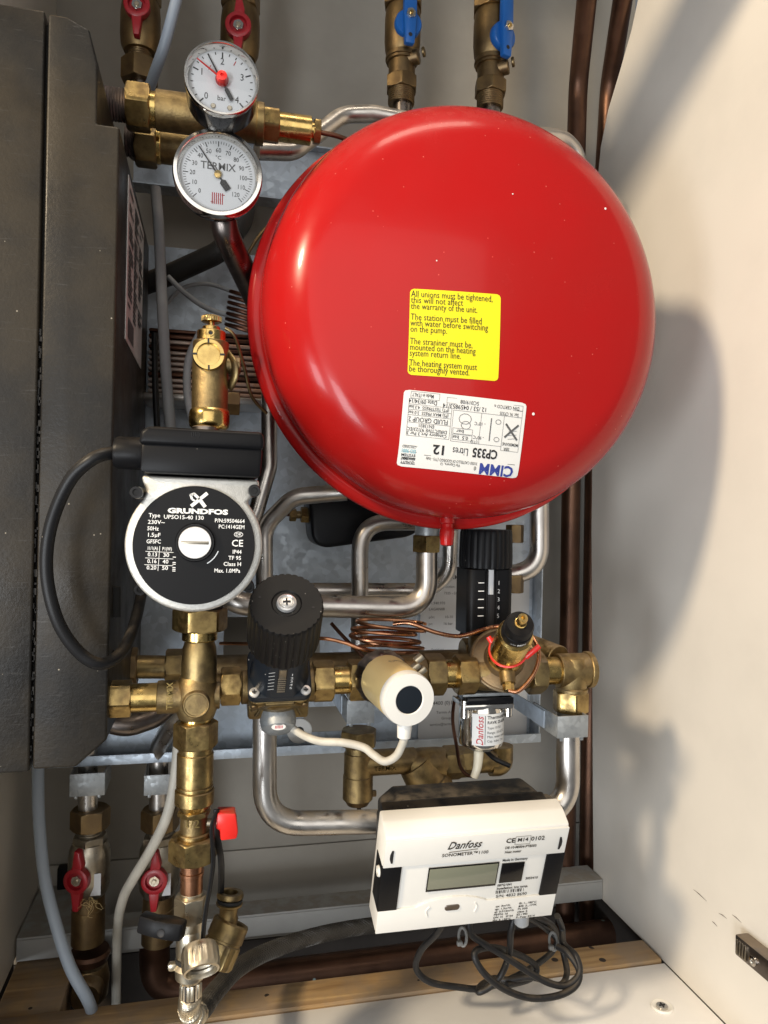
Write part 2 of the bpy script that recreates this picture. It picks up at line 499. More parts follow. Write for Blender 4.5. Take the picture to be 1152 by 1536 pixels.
def wood():
    m = bpy.data.materials.new('wood'); m.use_nodes = True
    N, L = m.node_tree.nodes, m.node_tree.links
    b = N['Principled BSDF']; b.inputs['Roughness'].default_value = 0.75
    tc = N.new('ShaderNodeTexCoord'); mp = N.new('ShaderNodeMapping'); mp.inputs['Scale'].default_value = (1.2, 16, 16)
    L.new(tc.outputs['Object'], mp.inputs[0])
    n = N.new('ShaderNodeTexNoise'); n.inputs['Scale'].default_value = 7; n.inputs['Detail'].default_value = 8; n.inputs['Distortion'].default_value = 0.6
    L.new(mp.outputs[0], n.inputs['Vector'])
    r = N.new('ShaderNodeValToRGB'); e = r.color_ramp.elements
    e[0].position, e[0].color = 0.25, (0.24, 0.14, 0.06, 1)
    e[1].position, e[1].color = 0.75, (0.54, 0.36, 0.17, 1)
    L.new(n.outputs[0], r.inputs[0])
    n2 = N.new('ShaderNodeTexNoise'); n2.inputs['Scale'].default_value = 28; n2.inputs['Detail'].default_value = 6
    L.new(tc.outputs['Object'], n2.inputs['Vector'])
    mr = N.new('ShaderNodeMapRange'); mr.inputs[1].default_value, mr.inputs[2].default_value = 0.40, 0.60; mr.inputs[4].default_value = 0.85
    L.new(n2.outputs[0], mr.inputs[0])
    mx = N.new('ShaderNodeMix'); mx.data_type = 'RGBA'; mx.inputs[7].default_value = (0.27, 0.20, 0.135, 1)
    L.new(mr.outputs[0], mx.inputs[0]); L.new(r.outputs[0], mx.inputs[6])
    w = N.new('ShaderNodeTexVoronoi'); w.inputs['Scale'].default_value = 60
    L.new(tc.outputs['Object'], w.inputs['Vector'])
    sep = N.new('ShaderNodeSeparateColor'); L.new(w.outputs['Color'], sep.inputs[0])
    lt = N.new('ShaderNodeMath'); lt.operation = 'LESS_THAN'; lt.inputs[1].default_value = 0.10; L.new(sep.outputs[0], lt.inputs[0])
    l2 = N.new('ShaderNodeMath'); l2.operation = 'LESS_THAN'; l2.inputs[1].default_value = 0.22; L.new(w.outputs['Distance'], l2.inputs[0])
    ml = N.new('ShaderNodeMath'); ml.operation = 'MULTIPLY'; L.new(lt.outputs[0], ml.inputs[0]); L.new(l2.outputs[0], ml.inputs[1])
    mx2 = N.new('ShaderNodeMix'); mx2.data_type = 'RGBA'; mx2.inputs[7].default_value = (0.03, 0.02, 0.015, 1)
    L.new(ml.outputs[0], mx2.inputs[0]); L.new(mx.outputs[2], mx2.inputs[6])
    L.new(mx2.outputs[2], b.inputs['Base Color'])
    bp = N.new('ShaderNodeBump'); bp.inputs['Strength'].default_value = 0.5; bp.inputs['Distance'].default_value = 0.0015
    L.new(n.outputs[0], bp.inputs['Height']); L.new(bp.outputs[0], b.inputs['Normal'])
    M['wood'] = m
wood()
# ------------------------------------------------------------------ the cabinet around the station
CZ = CAM.z
XW, XL, YB = 0.4765, -0.190, 0.93
ZB = CZ - 0.472                                        # level of the cabinet base
YF = 0.47                                              # front edge of the cabinet
zs = P(450, 1268, YB).z                                # joint between the two back panels
structure('back_wall', box(V((0.14, YB + 0.01, (zs + 0.0008 + CZ + 0.80) / 2)), (0.84, 0.02, CZ + 0.80 - zs - 0.0008), bev=0.001), 'wall_paint')
structure('lower_back_wall', box(V((0.14, YB + 0.0105, (zs - 0.0008 + CZ - 0.535) / 2)), (0.84, 0.02, zs - 0.0008 - CZ + 0.535), bev=0.001), 'wall_paint')
structure('shaded_wall', box(V((0.14, YB + 0.012, (CZ - 0.537 + 0.05) / 2)), (0.84, 0.02, CZ - 0.537 - 0.05), bev=0.001), 'void_shade')  # same back wall lower down, coloured dark for the shade below the rail
structure('left_wall', box(V((XL - 0.009, (0.53 + YB) / 2, CZ + 0.265)), (0.018, YB - 0.53, 1.47), bev=0.0008), 'white_paint')
# right side panel with its curved back edge at the top, where the copper pipes swing forward
edge = [PX(x, y, XW) for x, y in ((962, -25), (947, 45), (930, 105), (912, 165), (901, 220), (896, 270), (892, 400), (889, 600), (887, 800), (888, 1000), (889, 1200), (890, 1300))]
poly = [(p.y, p.z) for p in edge]
poly += [(poly[-1][0], ZB), (YF, ZB), (YF, CZ + 0.66), (poly[0][0] - 0.02, CZ + 0.66)]
structure('right_wall', prism(poly, V((XW, 0, 0)), AY, AZ, 0.018, 0.0006, 1), 'panel_laminate')
structure('top_rail', box(V(((XW + XL) / 2, YF + 0.010, CZ + 0.610)), (XW - XL - 0.002, 0.018, 0.100), bev=0.001), 'panel_laminate')
structure('top_blocker', box(V(((XW + XL) / 2, 0.71, CZ + 0.81)), (XW - XL + 0.03, 0.44, 0.018), bev=0.001), 'panel_laminate')  # unseen board added to keep the overhead lamp off the upper interior
# the space below: floor and end walls with the shade put into their dark colour, and the light base board at the front
structure('floor', box(V((0.14, 0.55, 0.20)), (1.1, 1.0, 0.02), bev=0), 'void_shade')
structure('plinth_wall', box(V((XW + 0.03, 0.75, ZB - 0.13)), (0.02, 0.42, 0.24), bev=0.001), 'void_shade')
structure('plinth_wall', box(V((XL - 0.03, 0.70, ZB - 0.13)), (0.02, 0.42, 0.24), bev=0.001), 'void_shade')
yb0 = PX(997, 1451, XW).y
structure('cabinet_base', box(V(((XW + XL) / 2, (yb0 + 0.588) / 2, ZB - 0.009)), (XW - XL - 0.001, yb0 - 0.588, 0.018), bev=0.001), 'laminate_base')
structure('front_edge', box(V(((XW + XL) / 2, 0.5865 - 0.06, ZB - 0.013)), (XW - XL + 0.03, 0.120, 0.020), bev=0.001), 'panel_laminate')

# wooden battens
yb1 = PX(966, 1411, XW).y
bt = mk('wooden_batten', box(V(((XW + XL) / 2, (yb0 + yb1) / 2 + 0.001, ZB - 0.014)), (XW - XL - 0.004, yb1 - yb0 - 0.002, 0.034), bev=0.0015), 'wood')
tag(bt, 'long stained wooden batten lying behind the white base board', 'batten')
pa = PZ(38, 1432, ZB + 0.004); pb = PZ(92, 1438, ZB + 0.004)
b2 = mk('wooden_batten', box(V((XL + 0.031, (yb1 + 0.845) / 2, ZB - 0.018)), (0.058, 0.845 - yb1 - 0.003, 0.036), bev=0.0015), 'wood')
tag(b2, 'short dusty wooden block running back along the left side wall', 'batten')

# screw in the base board
sp = PZ(993, 1511, ZB)
r = root('recessed_screw', sp, 'cross-head screw in a recessed cup in the white base board', 'screw')
mk('cup', lathe(V((sp.x, sp.y, ZB + 0.0001)), AZ, [(0, 0.0002), (0.0050, 0.0002), (0.0086, 0.0020), (0.0098, 0.0020), (0.0106, 0)], 28), 'white_plastic', r)
h = mk('head', lathe(V((sp.x, sp.y, ZB + 0.0006)), AZ, [(0.0056, 0), (0.0052, 0.0014), (0, 0.0022)], 24), 'chrome', r)
mk('cross_slot', box(V((sp.x, sp.y, ZB + 0.0024)), (0.0058, 0.0013, 0.0012), bev=0) + box(V((sp.x, sp.y, ZB + 0.0024)), (0.0013, 0.0058, 0.00121), bev=0), 'ink', h)

# galvanised rail across the bottom with openings for the pipes
zr = CZ - 0.446
yr0 = 0.823
xr1 = XW - 0.001
r = root('mounting_rail', V((0.14, yr0, zr)), 'grey steel cross rail at the bottom with an opening for the pipes', 'rail')
c0, c1 = P(100, 1390, 0.85).x, P(470, 1380, 0.85).x
yc = yr0 + 0.030
def railsheet(x0, x1, y0, y1): return box(V(((x0 + x1) / 2, (y0 + y1) / 2, zr)), (x1 - x0, y1 - y0, 0.0025), bev=0.0004, seg=1)
# top sheet as one outline with a rounded opening
sheet = []
for x, y in ((XL + 0.002, YB - 0.002), (XL + 0.002, yr0), (xr1, yr0), (xr1, yr0 + 0.038), (c1 + 0.09, yr0 + 0.038), (c1 + 0.09, yc), ): sheet.append((x, y))
for k in range(7):
    a = rad(270 - 90 * k / 6); sheet.append((c0 + 0.020 + 0.020 * math.cos(a), yc + 0.020 + 0.020 * math.sin(a)))
sheet.append((c0, YB - 0.002))
mk('top_sheet', prism(sheet, V((0, 0, zr - 0.0025)), AX, AY, 0.0025, 0.0003, 1), 'grey_rail', r)
mk('front_lip', box(V(((XL + 0.002 + xr1) / 2, yr0 + 0.0012, zr - 0.0135)), (xr1 - XL - 0.002, 0.0024, 0.0215), bev=0.0005), 'grey_rail', r)

# hinge plate on the right panel
hp = PX(1145, 1428, XW)
r = root('hinge_plate', hp, 'metal hinge mounting plate screwed to the right side panel', 'hinge plate')
hy = PX(1122, 1412, XW).y
hz0, hz1 = PX(1121, 1428, XW).z, PX(1121, 1397, XW).z
plate = mk('plate', box(V((XW - 0.007, hy - 0.032, (hz0 + hz1) / 2)), (0.0135, 0.064, hz1 - hz0), bev=0.0015), 'steel_dark', r)
for k in range(4):
    mk('rib', box(V((XW - 0.0145, hy - 0.004 - 0.0035 * k, (hz0 + hz1) / 2)), (0.0012, 0.0016, (hz1 - hz0) * 0.7), bev=0.0002), 'nickel_dirty', r)
mk('screw', lathe(V((XW - 0.0138, hy - 0.024, (hz0 + hz1) / 2 - 0.001)), -AX, [(0.0045, 0), (0.0042, 0.0015), (0.002, 0.0018), (0.0016, 0.0008), (0, 0.0008)], 20), 'chrome', r)
# scuffs on the panel
for k, (x, y, x2, y2) in enumerate(((1040, 1334, 1060, 1352), (1078, 1370, 1090, 1378), (1068, 1382, 1076, 1390), (1098, 1372, 1112, 1384))):
    a, b = PX(x, y, XW - 0.0003), PX(x2, y2, XW - 0.0003)
    m_ = (a + b) / 2 + V((0, 0.001, 0.0006))
    mk('scuff', tube([a, m_, b], 0.0004, 5, rfun=lambda t: 0.00035 * math.sin(math.pi * min(max(t, .08), .92))), 'rust_grey', bpy.data.objects['right_wall'])

# ------------------------------------------------------------------ galvanised mounting plate
YP = 0.820
xa, xb = P(80, 1150, YP).x, P(795, 1105, YP).x
za, zb = P(450, 1118, YP).z, P(330, 378, YP).z
r = root('mounting_plate', V(((xa + xb) / 2, YP, za)), 'galvanised steel back plate carrying the heating station', 'plate')
# four windows of the plate are cut out, the wall shows through them
holes = [(P(335, 975, YP).x, P(480, 975, YP).x, P(400, 1045, YP).z, P(400, 925, YP).z),
         (P(455, 1090, YP).x, P(520, 1090, YP).x, P(480, 1098, YP).z, P(480, 1060, YP).z)]
xs = sorted({xa, xb, *[h[0] for h in holes], *[h[1] for h in holes]}); zs_ = sorted({za, zb, *[h[2] for h in holes], *[h[3] for h in holes]})
g = G()
for i in range(len(xs) - 1):
    for j in range(len(zs_) - 1):
        cx, cz = (xs[i] + xs[i + 1]) / 2, (zs_[j] + zs_[j + 1]) / 2
        if any(h[0] < cx < h[1] and h[2] < cz < h[3] for h in holes): continue
        g.add([(xs[i], YP, zs_[j]), (xs[i + 1], YP, zs_[j]), (xs[i + 1], YP, zs_[j + 1]), (xs[i], YP, zs_[j + 1])], [(0, 1, 2, 3)])
back = G(); back.v = [v + V((0, 0.0015, 0)) for v in g.v]; back.f = list(g.f)
mk('sheet', g + back, 'galvanised', r)
mk('bottom_flange', box(V(((xa + xb) / 2, YP - 0.014, za)), (xb - xa, 0.030, 0.0018), bev=0.0004) + box(V(((xa + xb) / 2, YP - 0.029, za + 0.004)), (xb - xa, 0.0016, 0.010), bev=0.0004), 'galvanised', r)
mk('side_flange', box(V((xb, YP - 0.012, (za + zb) / 2)), (0.0016, 0.026, zb - za), bev=0.0004), 'galvanised', r)
w = P(449, 1096, YP)
mk('washer', lathe(w - AY * 0.0006, OUT, [(0.0050, 0), (0.0050, 0.0015), (0.0135, 0.0015), (0.0140, 0.0008), (0.0140, 0)], 36), 'paper', r)
mk('hole_rim', lathe(w - AY * 0.0004, OUT, [(0, 0), (0.0050, 0)], 24), 'ink', r)
w = P(640, 872, YP)
mk('hole_rim', lathe(w - AY * 0.0022, OUT, [(0, 0), (0.0045, 0)], 24), 'ink', r)
# upper channel
ya = YP + 0.03
u0, u1 = P(200, 270, ya).x, P(620, 270, ya).x
zt, zl = P(430, 222, ya).z, P(430, 312, ya).z
r = root('upper_channel', V(((u0 + u1) / 2, ya, zl)), 'galvanised steel channel behind the gauges', 'channel')
mk('web', box(V(((u0 + u1) / 2, ya, (zt + zl) / 2)), (u1 - u0, 0.002, zt - zl), bev=0.0005), 'galvanised', r)
mk('flange', box(V(((u0 + u1) / 2, ya - 0.012, zl)), (u1 - u0, 0.026, 0.002), bev=0.0005), 'galvanised', r)
mk('flange', box(V(((u0 + u1) / 2, ya - 0.006, zt)), (u1 - u0, 0.014, 0.002), bev=0.0005), 'galvanised', r)

# paper data sheet stuck to the plate
o = P(632, 852, YP - 0.0018); s = sc(o)
lw, lh = 175 * s, 262 * s
pl = mk('data_label', prism(rrect(lw, lh, 0.002, 3, lw / 2, -lh / 2), o, AX, AZ, 0.0003), 'paper_grey')
tag(pl, 'grey printed data sheet stuck to the galvanised plate behind the coiled capillary', 'label')
def U(px): return (px - 632) * s
def Vv(py): return (852 - py) * s
items = [('TERMIX', U(668), Vv(866), .0072, 'LEFT', .01), ('Production: Gjern', U(660), Vv(880), .0042), ('7325 - DK', U(668), Vv(890), .0042),
         ('21.940.970', U(645), Vv(905), .0044), ('Prod.', U(690), Vv(905), .0044), ('LAGAN08', U(645), Vv(914), .0044), ('Art. No', U(690), Vv(914), .0044),
         ('p0n:', U(645), Vv(926), .0044), ('10-10', U(670), Vv(926), .0044), ('Max p', U(690), Vv(926), .0044), ('pn:', U(645), Vv(936), .0044),
         ('16 bar', U(668), Vv(936), .0044), ('Nom.', U(690), Vv(936), .0044), ('Test P', U(690), Vv(946), .0044), ('Serial no.', U(650), Vv(975), .0044),
         ('14400 (0)1', U(650), Vv(1056), .0062, 'LEFT', .01), ('Termix A/S', U(660), Vv(1070), .0044), ('Group', U(668), Vv(1079), .0044), ('service@termix', U(650), Vv(1088), .0044)]
text(items, o + OUT * 0.0005, AX, AZ, 'ink_grey', pl)

# black plastic clip at the lower left of the wall, and the pencil marks near it
c = P(118, 1322, YB - 0.006)
bk = mk('wall_clip', box(c, (0.046, 0.012, 0.040), bev=0.002), 'black_plastic')
tag(bk, 'small black block fixed to the wall behind the lower red-handled valve', 'block')
# ------------------------------------------------------------------ heat exchanger under its black foam cover
YE = 0.54
def ex(px, py): q = P(px, py, YE); return (q.x, q.z)
XS = P(58, 600, YE).x                                   # seam
xr_ = P(170, 640, YE).x
x_up = P(146, 120, YE).x
zt = P(60, 18, YE).z; zstep = P(165, 188, YE).z; zbt = P(60, 1154, YE).z
r = root('heat_exchanger_cover', V((-0.10, 0.66, zbt)), 'big black foam insulation cover on the left with a vertical seam', 'insulation cover')
right = [(XS + 0.0009, zbt), (xr_ - 0.020, zbt), (xr_, zbt + 0.018), (xr_, zstep), (x_up, zstep), (x_up, zt - 0.030), (x_up - 0.006, zt - 0.006), (x_up - 0.02, zt), (XS + 0.0009, zt)]
mk('shell_half', prism([(a, -b) for a, b in right], V((0, YE, 0)), AX, -AZ, 0.24, 0.0018, 3, bz=AY), 'foam', r)
left = [(XL + 0.004, zbt - 0.001), (XS - 0.0009, zbt - 0.001), (XS - 0.0009, zt + 0.0005), (XL + 0.004, zt + 0.0005)]
mk('shell_half', prism([(a, -b) for a, b in left], V((0, YE - 0.0015, 0)), AX, -AZ, 0.24, 0.0015, 3, bz=AY), 'foam', r)
mk('seam_strip', box(V((XS, YE + 0.02, (zt + zbt) / 2)), (0.004, 0.03, zt - zbt - 0.01), bev=0), 'foam_raw', r)
# little rough nibs along the cut seam
g = G()
for k in range(70):
    z = zbt + 0.01 + (zt - zbt - 0.02) * k / 119 + random.uniform(-.004, .004)
    q = V((XS + random.uniform(-.0012, .0012), YE + 0.0016, z))
    g = g + box(q, (random.uniform(.0006, .0018), .003, random.uniform(.001, .006)), bev=0.0)
n_ = mk('torn_edge', g, 'foam_raw', r); n_['kind'] = 'stuff'
# slots on the flank
mk('flank_slot', tube([PX(171, 880, xr_ + 0.0004), PX(171, 925, xr_ + 0.0004)], 0.0045, 14, flat=0.4), 'gasket', r)
mk('flank_rivet', lathe(PX(169, 982, xr_ - .0002), AX, [(0.004, 0), (0.003, 0.0014), (0, 0.0018)], 18), 'black_plastic', r)
q = [PX(193, 262, xr_ + .0006), PX(216, 330, xr_ + .0006), PX(215, 562, xr_ + .0006), PX(190, 512, xr_ + .0006)]
y0, y1 = q[0].y, q[1].y
z1_, z0_ = q[0].z, q[3].z
sl = mk('sticker', box(V((xr_ + .0005, (y0 + y1) / 2, (z0_ + z1_) / 2)), (.0006, abs(y1 - y0), z1_ - z0_), bev=0), 'paper', r)
W_ = abs(y1 - y0); oy = min(y0, y1); 
segs = []
for k in range(26):
    zz = z1_ - 0.008 - k * (z1_ - z0_ - 0.03) / 26
    for a0 in range(3):
        if random.random() < .8:
            u = oy + W_ * (.06 + .31 * a0); segs.append((u, zz, u + W_ * random.uniform(.12, .27), zz, .0026))
segs.append((oy + W_ * .1, z0_ + .012, oy + W_ * .42, z0_ + .012, .016))
mk('print', strips(segs, V((xr_ + .0012, 0, 0)), AY, AZ), 'ink_grey', sl)

# plate heat exchanger block with copper edges, behind the brass air valve
YH = 0.765
r = root('plate_heat_exchanger', P(315, 610, YH), 'copper-brazed plate heat exchanger showing its ribbed plate edges', 'heat exchanger')
x0, x1 = P(222, 545, YH).x, P(400, 545, YH).x
zc0, zc1 = P(310, 594, YH).z, P(310, 496, YH).z
for k in range(12):
    z = zc0 + (zc1 - zc0) * (k + .5) / 12
    mk('plate_edge', box(V(((x0 + x1) / 2, YH + 0.02 + random.uniform(-.0008, .0008), z)), (x1 - x0, 0.04, (zc1 - zc0) / 12 * random.uniform(.62, .8)), bev=0.0015), 'copper_dark' if k in (3, 8, 11, 10) else 'copper_brazed', r)
mk('core', box(V(((x0 + x1) / 2, YH + 0.024, (zc0 + zc1) / 2)), (x1 - x0 - .004, 0.036, zc1 - zc0), bev=0.001), 'copper_dark', r)
mk('end_plate', box(V(((x0 + x1) / 2 + .001, YH + 0.012, zc0 - 0.0055)), (x1 - x0 + .01, 0.06, 0.0075), bev=0.003), 'steel', r)

# ------------------------------------------------------------------ red expansion vessel
TX, TZ, TR = 0.2035, CZ + 0.1655, 0.1700
YS, TH = 0.592, 0.066
# shallow dished end: a flat cap that rolls over a tight knuckle into the cylinder
T0, S0 = 0.76, 0.18
_rs, _rk = TR * T0 / S0, TR * (1 - T0) / (1 - S0)
_y0 = _rk * math.sqrt(1 - S0 * S0)
def dome(rr):
    t = min(abs(rr) / TR, 1.0)
    if t <= T0: return YS - _y0 - (_rs * math.sqrt(1 - (t * TR / _rs) ** 2) - _rs * math.sqrt(1 - S0 * S0))
    sn = S0 + (1 - S0) * (t - T0) / (1 - T0)
    return YS - _rk * math.sqrt(max(0.0, 1 - sn * sn))
r = root('expansion_vessel', V((TX, YS + .03, TZ - 0.18)), 'round glossy red expansion vessel with yellow and white stickers', 'expansion vessel')
TC = V((TX, 0, TZ))
prof = [(0, -dome(0))]
for k in range(1, 61):
    rr = TR * math.sin(math.pi / 2 * k / 60); prof.append((rr, -dome(rr)))
prof += [(TR, -(YS + 0.014)), (TR - .001, -(YS + .020)), (TR - .004, -(YS + .0235))]
mk('front_shell', lathe(TC, OUT, prof, 160), 'red_paint', r, 50)
RY = YS + 0.026
mk('rim', lathe(TC, OUT, [(TR - .006, -(RY - .001)), (TR - .001, -(RY - .0025)), (TR + .004, -(RY - .002)), (TR + .0085, -(RY + .000)), (TR + .0098, -(RY + .003)), (TR + .0088, -(RY + .0055)), (TR + .003, -(RY + .007)), (TR - .006, -(RY + .007))], 160), 'red_paint', r, 50)
prof = [(TR - .006, -(RY + .004)), (TR - .002, -(RY + .007)), (TR - .001, -(RY + .012))]
for k in range(0, 25):
    rr = TR * math.cos(math.pi / 2 * k / 24); prof.append((max(rr - .001, 0), -(RY + .014 + .055 * (1 - (rr / TR) ** 2.3) ** .5)))
mk('back_shell', lathe(TC, OUT, prof, 120), 'red_paint', r, 50)
def on_dome(eps):
    return lambda x, z: V((x, dome(math.hypot(x - TX, z - TZ)) - eps, z))
# sticker positions: pixel -> point on the dome (dome depth found by a short iteration)
def tank_pt(px, py):
    Y = dome(0)
    for _ in range(6):
        q = P(px, py, Y); Y = dome(math.hypot(q.x - TX, q.z - TZ))
    return P(px, py, Y)
def sticker(name, corners, mat_, eps, rr=.003, n=24):
    tl, tr, br, bl = [tank_pt(*c) for c in corners]
    def uv(u, v):
        q = tl * (1 - u) * (1 - v) + tr * u * (1 - v) + br * u * v + bl * (1 - u) * v
        return q.x, q.z
    w, h = (tr - tl).length, (bl - tl).length
    g = G(); f1 = on_dome(eps)
    for j in range(n + 1):
        for i in range(n + 1):
            u, v = i / n, j / n
            # rounded corners: pull the corner cells in
            uu, vv = u * w, v * h
            du = max(rr - uu, uu - (w - rr), 0); dv = max(rr - vv, vv - (h - rr), 0)
            if du > 0 and dv > 0:
                d = math.hypot(du, dv)
                k_ = max(du, dv) / d
                cu_ = rr if uu < rr else w - rr; cv_ = rr if vv < rr else h - rr
                uu = cu_ + (uu - cu_) * k_; vv = cv_ + (vv - cv_) * k_
            g.v.append(f1(*uv(uu / w, vv / h)))
    for j in range(n):
        for i in range(n):
            a = j * (n + 1) + i; g.f.append((a, a + 1, a + n + 2, a + n + 1))
    o = mk(name, g, mat_, r)
    return o, uv, w, h
st, uv, w, h = sticker('yellow_sticker', ((615, 433), (751, 442), (747, 572), (611, 562)), 'yellow_sticker', .0003)
st['label'] = 'yellow sticker with printed English instructions'
f2 = on_dome(.0006)
def fn_y(u, v): x, z = uv(u / w, -v / h); return f2(x, z)
L_ = ['All unions must be tightened,', 'this will not affect', 'the warranty of the unit.', None, 'The station must be filled', 'with water before switching', 'on the pump.', None, None,
      'The straniner must be,', 'mounted on the heating', 'system return line.', None, 'The heating system must', 'be thoroughly vented.']
wf = [.895, .565, .725, 0, .775, .85, .395, 0, 0, .68, .715, .555, 0, .74, .655]
ypos = [.062, .133, .204, 0, .330, .400, .470, 0, 0, .612, .680, .748, 0, .862, .930]
text([(t, .010 * w, -ypos[i] * h, .0068, 'LEFT', .0, -wf[i] * w) for i, t in enumerate(L_) if t], None, None, None, 'ink', st, fn=fn_y)

# white type label, mounted upside down
st, uv2, w2, h2 = sticker('type_label', ((606, 584), (790, 605), (775, 718), (594, 699)), 'paper', .0003)
st['label'] = 'white type label stuck on upside down'
# text runs right-to-left, upside down: flip both axes
def fn_w(u, v): x, z = uv2(1 - u / w2, 1 + v / h2); return f2(x, z)     # u from its own left, v negative downwards
H_ = h2
T = [('CP335', .20 * w2, -.285 * H_, .0098, 'LEFT', .03, -.21 * w2), ('Litres', .445 * w2, -.275 * H_, .0084, 'LEFT', 0, -.125 * w2), ('12', .625 * w2, -.268 * H_, .0100, 'LEFT', .03, -.09 * w2),
     ('Via Caprera, 13', .50 * w2, -.085 * H_, .0030, 'LEFT', .004, -0.160 * w2), ('31030 CASTELLO DI GODEGO (TV) - Italy', .36 * w2, -.135 * H_, .0032, 'LEFT', .004, -0.420 * w2),
     ('SBR', .105 * w2, -.37 * H_, .0034, 'LEFT', .004, -0.050 * w2), ('MEMBRANE', .035 * w2, -.435 * H_, .0034, 'LEFT', .004, -0.135 * w2), ('(TS)', .38 * w2, -.415 * H_, .0034, 'LEFT', .004, -0.055 * w2), ('- 90\u00b0C', .33 * w2, -.48 * H_, .0036, 'LEFT', .004, -0.090 * w2), ('- 10\u00b0C', .33 * w2, -.66 * H_, .0036, 'LEFT', .004, -0.090 * w2),
     ('0.5  bar', .46 * w2, -.455 * H_, .0038, 'LEFT', .004, -0.130 * w2), ('bar', .50 * w2, -.535 * H_, .0038, 'LEFT', .004, -0.060 * w2),
     ('Category Art 3 Par 3', .635 * w2, -.445 * H_, .0036, 'LEFT', .004, -0.315 * w2), ('DIRECTIVE 97/23/EC', .635 * w2, -.50 * H_, .0038, 'LEFT', .004, -0.315 * w2), ('EN13831', .74 * w2, -.555 * H_, .0036, 'LEFT', .004, -0.120 * w2), ('FLUID GROUP 2', .635 * w2, -.63 * H_, .0052, 'LEFT', .004, -0.310 * w2),
     ('(PS) MAX PRESS  3.0 bar', .635 * w2, -.715 * H_, .0036, 'LEFT', .004, -0.320 * w2), ('(PT) TESTPRESS  4.3 bar', .635 * w2, -.785 * H_, .0036, 'LEFT', .004, -0.320 * w2), ('Date 09/34/14', .735 * w2, -.865 * H_, .0048, 'LEFT', .004, -0.220 * w2),
     ('12 /53 / 0459853/14', .33 * w2, -.85 * H_, .0048, 'LEFT', .004, -0.350 * w2), ('Ser. N. CP335', .06 * w2, -.83 * H_, .0036, 'LEFT', .004, -0.160 * w2), ('DIN CERTCO n', .06 * w2, -.915 * H_, .0036, 'LEFT', .004, -0.210 * w2), ('5C019/08', .40 * w2, -.92 * H_, .0042, 'LEFT', .004, -0.150 * w2), ('Made in ITALY', .765 * w2, -.945 * H_, .0042, 'LEFT', .004, -0.170 * w2),
     ('\u00ae', .365 * w2, -.075 * H_, .0045, 'LEFT', .004, -0.020 * w2)]
text(T, None, None, None, 'ink', st, fn=fn_w)
text([('CIMM', .045 * w2, -.085 * H_, .0115, 'LEFT', .03, -.29 * w2)], None, None, None, 'ink_blue', st, 'logo_lettering', fn=fn_w)
text([('ISO 9001', .865 * w2, -.21 * H_, .0042, 'LEFT', .02, -.11 * w2)], None, None, None, 'ink_cyan', st, 'iso_lettering', fn=fn_w)
text([('QUALITY', .865 * w2, -.06 * H_, .0028, 'LEFT', .02, -.11 * w2), ('SYSTEM', .865 * w2, -.155 * H_, .0028, 'LEFT', .02, -.11 * w2), ('MANAGEMENT', .865 * w2, -.11 * H_, .0028, 'LEFT', .04, -.11 * w2), ('CERTIFIED', .865 * w2, -.265 * H_, .0026, 'LEFT', 0, -.11 * w2)], None, None, None, 'ink', st, 'small_lettering', fn=fn_w)
lines = []
def rect(x0, y0, x1, y1, t=.00025):
    lines.extend([(x0 * w2, -y0 * H_, x1 * w2, -y0 * H_, t), (x0 * w2, -y1 * H_, x1 * w2, -y1 * H_, t), (x0 * w2, -y0 * H_, x0 * w2, -y1 * H_, t), (x1 * w2, -y0 * H_, x1 * w2, -y1 * H_, t)])
rect(.03, .345, .18, .80); rect(.18, .395, .37, .80); rect(.37, .395, .60, .80); rect(.615, .41, .955, .585); rect(.615, .585, .955, .68); rect(.615, .68, .955, .75); rect(.615, .75, .955, .82)
rect(.03, .80, .955, .89); rect(.03, .885, .66, .955); rect(.72, .90, .945, .985); rect(.43, .42, .59, .49); rect(.43, .50, .59, .57)
lines.append((.04 * w2, -.175 * H_, .80 * w2, -.175 * H_, .0004))
for k in range(4): lines.append((.86 * w2, -(.04 + .08 * k) * H_, .97 * w2, -(.04 + .08 * k) * H_, .0003))
lines += [(.05 * w2, -.50 * H_, .16 * w2, -.70 * H_, .0016), (.16 * w2, -.52 * H_, .05 * w2, -.70 * H_, .0016), (.285 * w2, -.45 * H_, .285 * w2, -.75 * H_, .0008)]
for k in range(3): lines.append((.06 * w2, -(.52 + .05 * k) * H_, .13 * w2, -(.50 + .05 * k) * H_, .0003))
for cx, cy, rr in ((.225, .48, .0022), (.225, .71, .0022), (.50, .70, .0050), (.49, .62, .0038)):
    for k in range(10):
        a, b = 2 * math.pi * k / 10, 2 * math.pi * (k + 1) / 10
        lines.append((cx * w2 + rr * math.cos(a), -cy * H_ + rr * math.sin(a) * .8, cx * w2 + rr * math.cos(b), -cy * H_ + rr * math.sin(b) * .8, .0004))
mk('rules', strips(lines, None, None, None, fn=fn_w), 'ink_grey', st)
# paint chips and the connection below
for x, y, s_ in ((800, 621, .0012), (908, 313, .0010), (655, 391, .0006), (769, 291, .0006)):
    q = tank_pt(x, y)
    mk('paint_chip', lathe(q + OUT * .0001, OUT, [(s_, 0), (s_ * .9, .0002), (0, .0003)], 7), 'paper', r)
q = P(641, 792, .665); s = sc(q)
mk('thread_stub', thread(q + AZ * .012, -AZ, 19 * s, .030, 7), 'galvanised_bracket', r)
q = P(671, 770, .606); s = sc(q)
cap = mk('filling_cap', lathe(q, -AZ, [(0, 0), (11.5 * s, 0), (11.5 * s, 14 * s), (9 * s, 16 * s), (9 * s, 22 * s), (10.5 * s, 24 * s), (11.5 * s, 30 * s), (9.5 * s, 47 * s), (6 * s, 49 * s), (0, 49 * s)], 24), 'red_paint', r)
q = P(640, 803, .665); s = sc(q)
n_ = mk('union_nut', nut(q, -AZ, 40 * s, 25 * s, rad(12)), 'brass', None)
